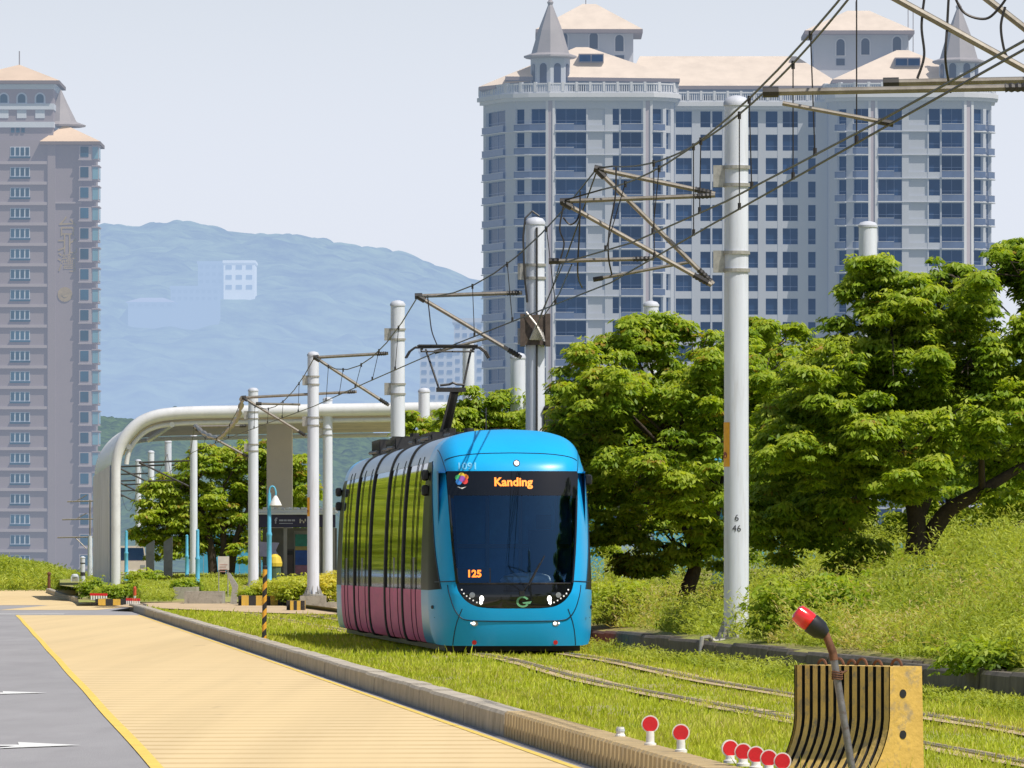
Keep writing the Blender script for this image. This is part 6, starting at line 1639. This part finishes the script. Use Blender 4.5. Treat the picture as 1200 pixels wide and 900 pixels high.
# left of the canopy leg: poles, bollard, cabinet, red brown stake
t = thing('utility_pole', 'far concrete utility pole with cross arms left of the canopy leg', 'utility pole', (X_at(105.5, 470), 470, .5))
mb = MB(); mb.lathe([(.16, 0), (.13, Z_at(628, 470)-.5)], (0, 0, 0), 14); mb.build('shaft', M['post_grey'], t)
hz_ = Z_at(628, 470)-.5
for k, z in enumerate((hz_-.1, hz_+1.0, hz_+2.1)): mb = MB(); mb.tube([(-2.0+.3*k, 0, z), (.6, 0, z+.05)], .05, 6); mb.tube([(-.9, 0, z), (-.2, 0, z-.7 if k == 0 else z+.4)], .03, 5); mb.build('cross_arm', M['tube_brown'], t)
mb = MB(); mb.tube([(0, 0, hz_), (0, 0, hz_+2.2)], .05, 8); mb.build('top_tube', M['tube_brown'], t)
t = thing('bollard_post', 'short white post with dark bands left of the canopy leg', 'post', (X_at(97, 400), 400, .25))
mb = MB(); h = Z_at(653, 400)-.25; mb.lathe([(.12, 0), (.12, h-.05), (.14, h-.05), (.14, h), (.04, h+.05)], (0, 0, 0), 14); mb.build('shaft', M['post_grey'], t)
mb = MB(); mb.lathe([(.128, h*.38), (.128, h*.50)], (0, 0, 0), 14); mb.lathe([(.128, h*.78), (.128, h*.82)], (0, 0, 0), 14); mb.build('band', M['black_paint'], t)
t = thing('control_cabinet', 'small grey rounded cabinet beside the short white post', 'cabinet', (X_at(88, 400), 400, .2))
mb = MB(); mb.box(-.22, .22, 0, .3, 0, .6); mb.lathe([(.22, .6), (.2, .68), (.1, .74)], (0, .15, 0), 14); mb.build('body', M['post_grey'], t); mb = MB(); mb.box(-.16, .16, -.012, 0, .1, .55); mb.build('door', M['galv'], t)
t = thing('marker_stake', 'thin rusty brown stake at the edge of the mound', 'stake', (X_at(57.5, 430), 430, -.1))
mb = MB(); mb.lathe([(.09, 0), (.08, 1.0)], (0, 0, 0), 8); mb.build('shaft', M['rust'], t); mb = MB(); mb.lathe([(.11, .95), (.11, 1.05), (.04, 1.12)], (0, 0, 0), 8); mb.build('cap', M['rust'], t)
kerb_run('island_kerb', 288, 420, lambda Y: np.interp(Y, [288, 300, 340, 420], [X_at(118, 288), X_at(96, 300), X_at(74, 340), X_at(54, 420)]), .25, ROAD_Z, .12, M['kerb'], 'curving pale kerb of the traffic island left of the canopy leg', 'kerb', 3.0)

# red reflector posts along the kerb
def reflector(X, Y, zb, hc, r, label, group, rz=0.0):
    t = thing('reflector_post', label, 'reflector', (X, Y, zb), rz, group)
    mb = MB(); mb.lathe([(.045, 0), (.045, .02), (.032, .025), (.030, hc-r*.8)], (0, 0, 0), 14); mb.build('stem', M['white_plastic'], t, 40)
    mb = MB(); mb.tube([(0, .012, hc), (0, -.008, hc)], r, 24); d = mb.build('disc', M['white_plastic'], t, 40)
    mb = MB(); mb.tube([(0, -.008, hc), (0, -.012, hc)], r*.86, 24); mb.build('red_face', M['red_refl'], d, 40)
RL = ['red disc reflector on the kerb, farthest of the seven, left of all', 'red disc reflector on the kerb, second from the left, standing apart', 'third red disc from the left, tilted, first of the close group of five', 'fourth red disc from the left in the close group of five', 'middle red disc of the close group of five', 'second last red disc in front of the yellow barrier', 'last red disc, lowest and nearest to the leaning warning lamp']
for i, (px, py, Y) in enumerate(((762, 848.5, 57.6), (798, 858.5, 55.6), (855.5, 877, 52.6), (871, 881, 51.8), (886, 884.5, 51.0), (901, 888.5, 50.3), (917, 892, 49.6))):
    zc = Z_at(py, Y); reflector(X_at(px, Y), Y, .13, zc-.13, 10.3*Y/F, RL[i], 'red disc reflectors on the near kerb', R(-4) if i != 2 else R(14))
t = thing('broken_stub', 'short white broken stub of a reflector post on the kerb', 'post stub', (X_at(727, 60.5), 60.5, .125)); mb = MB(); mb.lathe([(.04, 0), (.04, .02), (.032, .03), (.03, .085)], (0, 0, 0), 12); mb.build('stem', M['white_plastic'], t); mb = MB(); mb.lathe([(.036, .05), (.036, .07)], (0, 0, 0), 12); mb.build('collar', M['post_grey'], t)
for i in range(8):
    px = 148.5+i*2.1; Y = 262-i*.3; 
    t = thing('reflector_post', 'little red topped post in the tight row at the far end of the road kerb', 'reflector', (X_at(px, Y), Y, .1), 0, 'red topped posts at the kerb end')
    mb = MB(); mb.lathe([(.022, 0), (.022, .12)], (0, 0, 0), 10); mb.build('stem', M['white_plastic'], t); mb = MB(); mb.lathe([(.026, .12), (.026, .21)], (0, 0, 0), 10); mb.build('red_top', M['red_refl'], t)
for i in range(7):
    px = 107+i*2.9; Y = 291-i*.4
    t = thing('reflector_post', 'little red reflector post in the loose row before the bushes at the canopy leg', 'reflector', (X_at(px, Y), Y, .12), 0, 'red posts by the flower bed')
    mb = MB(); mb.lathe([(.035, 0), (.035, .15)], (0, 0, 0), 10); mb.build('stem', M['white_plastic'], t); mb = MB(); mb.tube([(0, -.02, .20), (0, .02, .20)], .055, 12); mb.build('red_disc', M['red_refl'], t)
t = thing('reflector_post', 'single orange red topped post right of the bushes at the canopy leg', 'reflector', (X_at(158, 289), 289, .08)); mb = MB(); mb.lathe([(.05, 0), (.05, .2)], (0, 0, 0), 10); mb.build('stem', M['white_plastic'], t); mb = MB(); mb.lathe([(.06, .2), (.06, .48), (.03, .55)], (0, 0, 0), 10); mb.build('red_top', pmat('orange red paint', (.60, .09, .03), .5, scale=9), t)

# yellow black marker post on the turf
Y = 141; h = Z_at(667, Y)-.02
t = thing('hazard_post', 'slim yellow and black striped marker post standing in the grass left of the tram', 'marker post', (X_at(309.5, Y), Y, .02), 0); t.rotation_euler = (R(-2), R(.6), 0)
mb = MB(); w_ = .042
nb = 22; 
for k in range(nb):           # slanting bands
    mb.mat(0 if (k // 2) % 2 == 0 else 1); z0, z1 = h*k/nb, h*(k+1)/nb; s = .045
    n = len(mb.v)
    for z in (z0, z1):
        for a in range(10):
            q = 2*math.pi*a/10; zz = z+(s*math.cos(q) if 0 < z < h-.01 else 0); mb.v.append((w_*math.cos(q), w_*math.sin(q), zz))
    for a in range(10): c = (a+1) % 10; mb.face((n+a, n+c, n+10+c, n+10+a))
mb.mat(1); mb.lathe([(w_*1.1, h), (w_*1.1, h+.05), (w_*.4, h+.07)], (0, 0, 0), 10)
mb.build('shaft', [pmat('orange yellow band', (.72, .36, .03), .6, scale=9, var=.15), M['black_paint']], t, 40)

# grooved yellow concrete barrier and the warning lamp tied to it
M['barrier_yellow'] = pmat('chipped yellow barrier paint', (.66, .44, .125), .8, var=.2, scale=5, bump=.35, bscale=30, dirt=(.20, .185, .165), dirt_amt=1.0)
M['barrier_end'] = pmat('scraped yellow barrier end', (.60, .385, .085), .8, var=.2, scale=3, bump=.35, bscale=26, dirt=(.17, .17, .17), dirt_amt=.95)
BY = 53.0; BZ = .0; TH = R(38); Lb = 1.02
# local: x along the barrier (from the far left end to the near right end), y backwards; front face is grooved and flares out at the foot
br = thing('concrete_barrier', 'heavy yellow concrete barrier with black vertical grooves and rusty lifting loops on top', 'barrier', (X_at(1043, BY), BY, BZ), 0)
HB = Z_at(781, BY)-BZ; foot = .20
ex = Vector((-math.sin(TH), math.cos(TH)*.55)); ex.normalize()           # direction of the long side, going away to the left
ex = Vector((-.62, .80)).normalized(); nr_ = Vector((-ex.y, ex.x))*1.0    # front normal (towards the left)
nr_ = Vector((-.80, -.62)).normalized()
def flare(z):
    t = max(0, 1-z/(HB*.55)); return foot*t**1.8
def bp(s, d, z):
    p = ex*s+nr_*d; return (p.x, p.y, z)
ZS = list(np.linspace(0, HB, 14))
mb = MB(); ng = 12; 
for k in range(ng):
    s0 = Lb*(k)/ng+.012; wid = Lb/ng
    for (a, b, d, mi) in ((s0, s0+wid*.60, 0, 0), (s0+wid*.60, s0+wid*.99, -.030, 1)):
        mb.mat(mi); mb.grid([[bp(s_, d+flare(z)*(1 if mi == 0 else .93), z) for z in ZS] for s_ in (a, b)][::-1])
    mb.mat(1)
    for s_, q in ((s0+wid*.60, 1), (s0+wid*1.0, -1)):
        r_ = [[bp(s_, flare(z), z) for z in ZS], [bp(s_, -.030+flare(z)*.93, z) for z in ZS]]; mb.grid(r_ if q < 0 else r_[::-1])
TW = .29
mb.mat(2); n = len(mb.v)
for s_ in (0.0, Lb):
    P = [bp(s_, flare(z), z) for z in ZS]+[bp(s_, -TW, HB), bp(s_, -TW-.02, 0)]
    b = len(mb.v); mb.v += P; fc_ = list(range(b, b+len(P))); mb.face(fc_[::-1] if s_ > 0 else fc_)
mb.mat(0)
mb.quad(bp(0, 0, HB), bp(0, -TW, HB), bp(Lb, -TW, HB), bp(Lb, 0, HB)); mb.quad(bp(0, -TW, HB), bp(0, -TW-.02, 0), bp(Lb, -TW-.02, 0), bp(Lb, -TW, HB))
mb.quad(bp(0, flare(0), 0), bp(Lb, flare(0), 0), bp(Lb, -TW-.02, 0), bp(0, -TW-.02, 0))
mb.build('body', [M['barrier_yellow'], M['black_paint'], M['barrier_end']], br)
eN = -ex
for z in (HB*.40, HB*.76):
    mb = MB(); c = Vector(bp(0, -TW*.40, z)); mb.tube([c+Vector((eN.x, eN.y, 0))*.004, c-Vector((eN.x, eN.y, 0))*.03], .030, 16); mb.build('bolt_hole', M['black_plastic'], br)
for k, s_ in enumerate((.10, .30, .47, .58, .72, .90)):
    mb = MB(); r_ = .055 if k % 2 == 0 else .045; P = []
    for i in range(9):
        a = math.pi*i/8; c = Vector(bp(s_+r_*math.cos(a), -TW*.5, HB-.01+r_*1.05*math.sin(a))); P.append(c)
    mb.tube(P, .010, 6); mb.build('lifting_loop', M['rust'], br)
LY_ = 51.6
wl_ = thing('warning_lamp', 'red warning lamp with a black socket on a leaning grey pipe tied against the barrier', 'warning lamp', (X_at(1001, LY_), LY_, .03))
o0 = Vector(wl_.location); p0 = Vector((0, 0, 0)); p1 = P3(976, 765, LY_)-o0; p2 = P3(968, 744, LY_)-o0; p3 = P3(955, 736, LY_)-o0; p4 = P3(941, 723, LY_)-o0
mb = MB(); mb.tube([p0, p1], .025, 12); mb.build('pipe', pmat('grey pipe', (.20, .19, .19), .45, .5, var=.25, scale=14, dirt=(.12, .06, .035), dirt_amt=.7), wl_, 40)
mb = MB(); mb.tube([p1-(p1-p0).normalized()*.05, p1, p2, p2+(p3-p2)*.3], .029, 10); mb.build('rusty_neck', M['rust'], wl_, 40)
d = (p4-p2).normalized()
mb = MB(); mb.tube([p2+d*.0, p2+d*.04, p2+d*.05, p2+d*.13, p2+d*.132], [.038, .058, .066, .071, .068], 16); mb.build('socket', M['black_plastic'], wl_, 40)
mb = MB(); mb.tube([p2+d*.133, p2+d*.145, p2+d*.20, p2+d*.245, p2+d*.258], [.062, .068, .066, .060, .038], 16); mb.build('lamp_dome', pmat('red lamp plastic', (.70, .02, .02), .18, var=.05, scale=9, coat=.5), wl_, 40)
mb = MB(); q = p0.lerp(p1, .80)
for k in range(4): mb.tube([q+Vector((.034*math.cos(a), .034*math.sin(a), .015*k+.004*math.sin(a*2))) for a in np.linspace(0, 2*math.pi, 12)], .006, 5)
mb.tube([q+Vector((0, .03, .02)), q+Vector((.08, .35, .05)), q+Vector((.05, .9, .0))], .006, 5); mb.build('wire_tie', M['rust'], wl_)

# light blue hoarding and booth behind the bank
M['hoarding'] = pmat('light blue hoarding', (.06, .33, .55), .5, var=.12, scale=2, dirt=(.08, .22, .34), dirt_amt=.5)
HY = 176; t = thing('blue_booth', 'light blue booth with a rounded top edge right behind the tram', 'booth', (X_at(700, HY), HY, .9))
mb = MB(); mb.box(X_at(690, HY)-X_at(700, HY), X_at(708, HY)-X_at(700, HY), 0, 1.5, 0, Z_at(598, HY)-.9); mb.build('wall', M['hoarding'], t)
mb = MB(); mb.box(X_at(688, HY)-X_at(700, HY), X_at(710, HY)-X_at(700, HY), -.1, 1.6, Z_at(597, HY)-.9, Z_at(590, HY)-.9); mb.build('roof', M['hoarding'], t)
HY = 178; t = thing('hoarding_panel', 'long light blue hoarding glimpsed through the leaves behind the leaning tree', 'hoarding', (X_at(760, HY), HY, .9)); x0 = X_at(760, HY)
for k, px in enumerate(range(728, 1130, 42)):
    mb = MB(); mb.box(X_at(px, HY)-x0, X_at(px+41, HY)-x0, 0, .06, 0, Z_at(625, HY)-.9); mb.build('panel', M['hoarding'] if k % 3 else pmat('pale grey blue hoarding', (.30, .40, .55), .6, scale=2), t)
    mb = MB(); mb.box(X_at(px+41, HY)-x0-.04, X_at(px+41, HY)-x0+.04, -.05, .1, 0, Z_at(622, HY)-.9); mb.build('post', M['sky_blue_paint'], t)
# blue fence pieces behind the stop tree
HY = 440; t = thing('blue_fence', 'light blue fence panels behind the trunks of the dense tree at the stop', 'fence', (X_at(270, HY), HY, .55)); x0 = X_at(270, HY)
for px in range(225, 305, 14): mb = MB(); mb.box(X_at(px, HY)-x0, X_at(px+13, HY)-x0, 0, .08, 0, Z_at(626, HY)-.55); mb.build('panel', M['hoarding'], t)
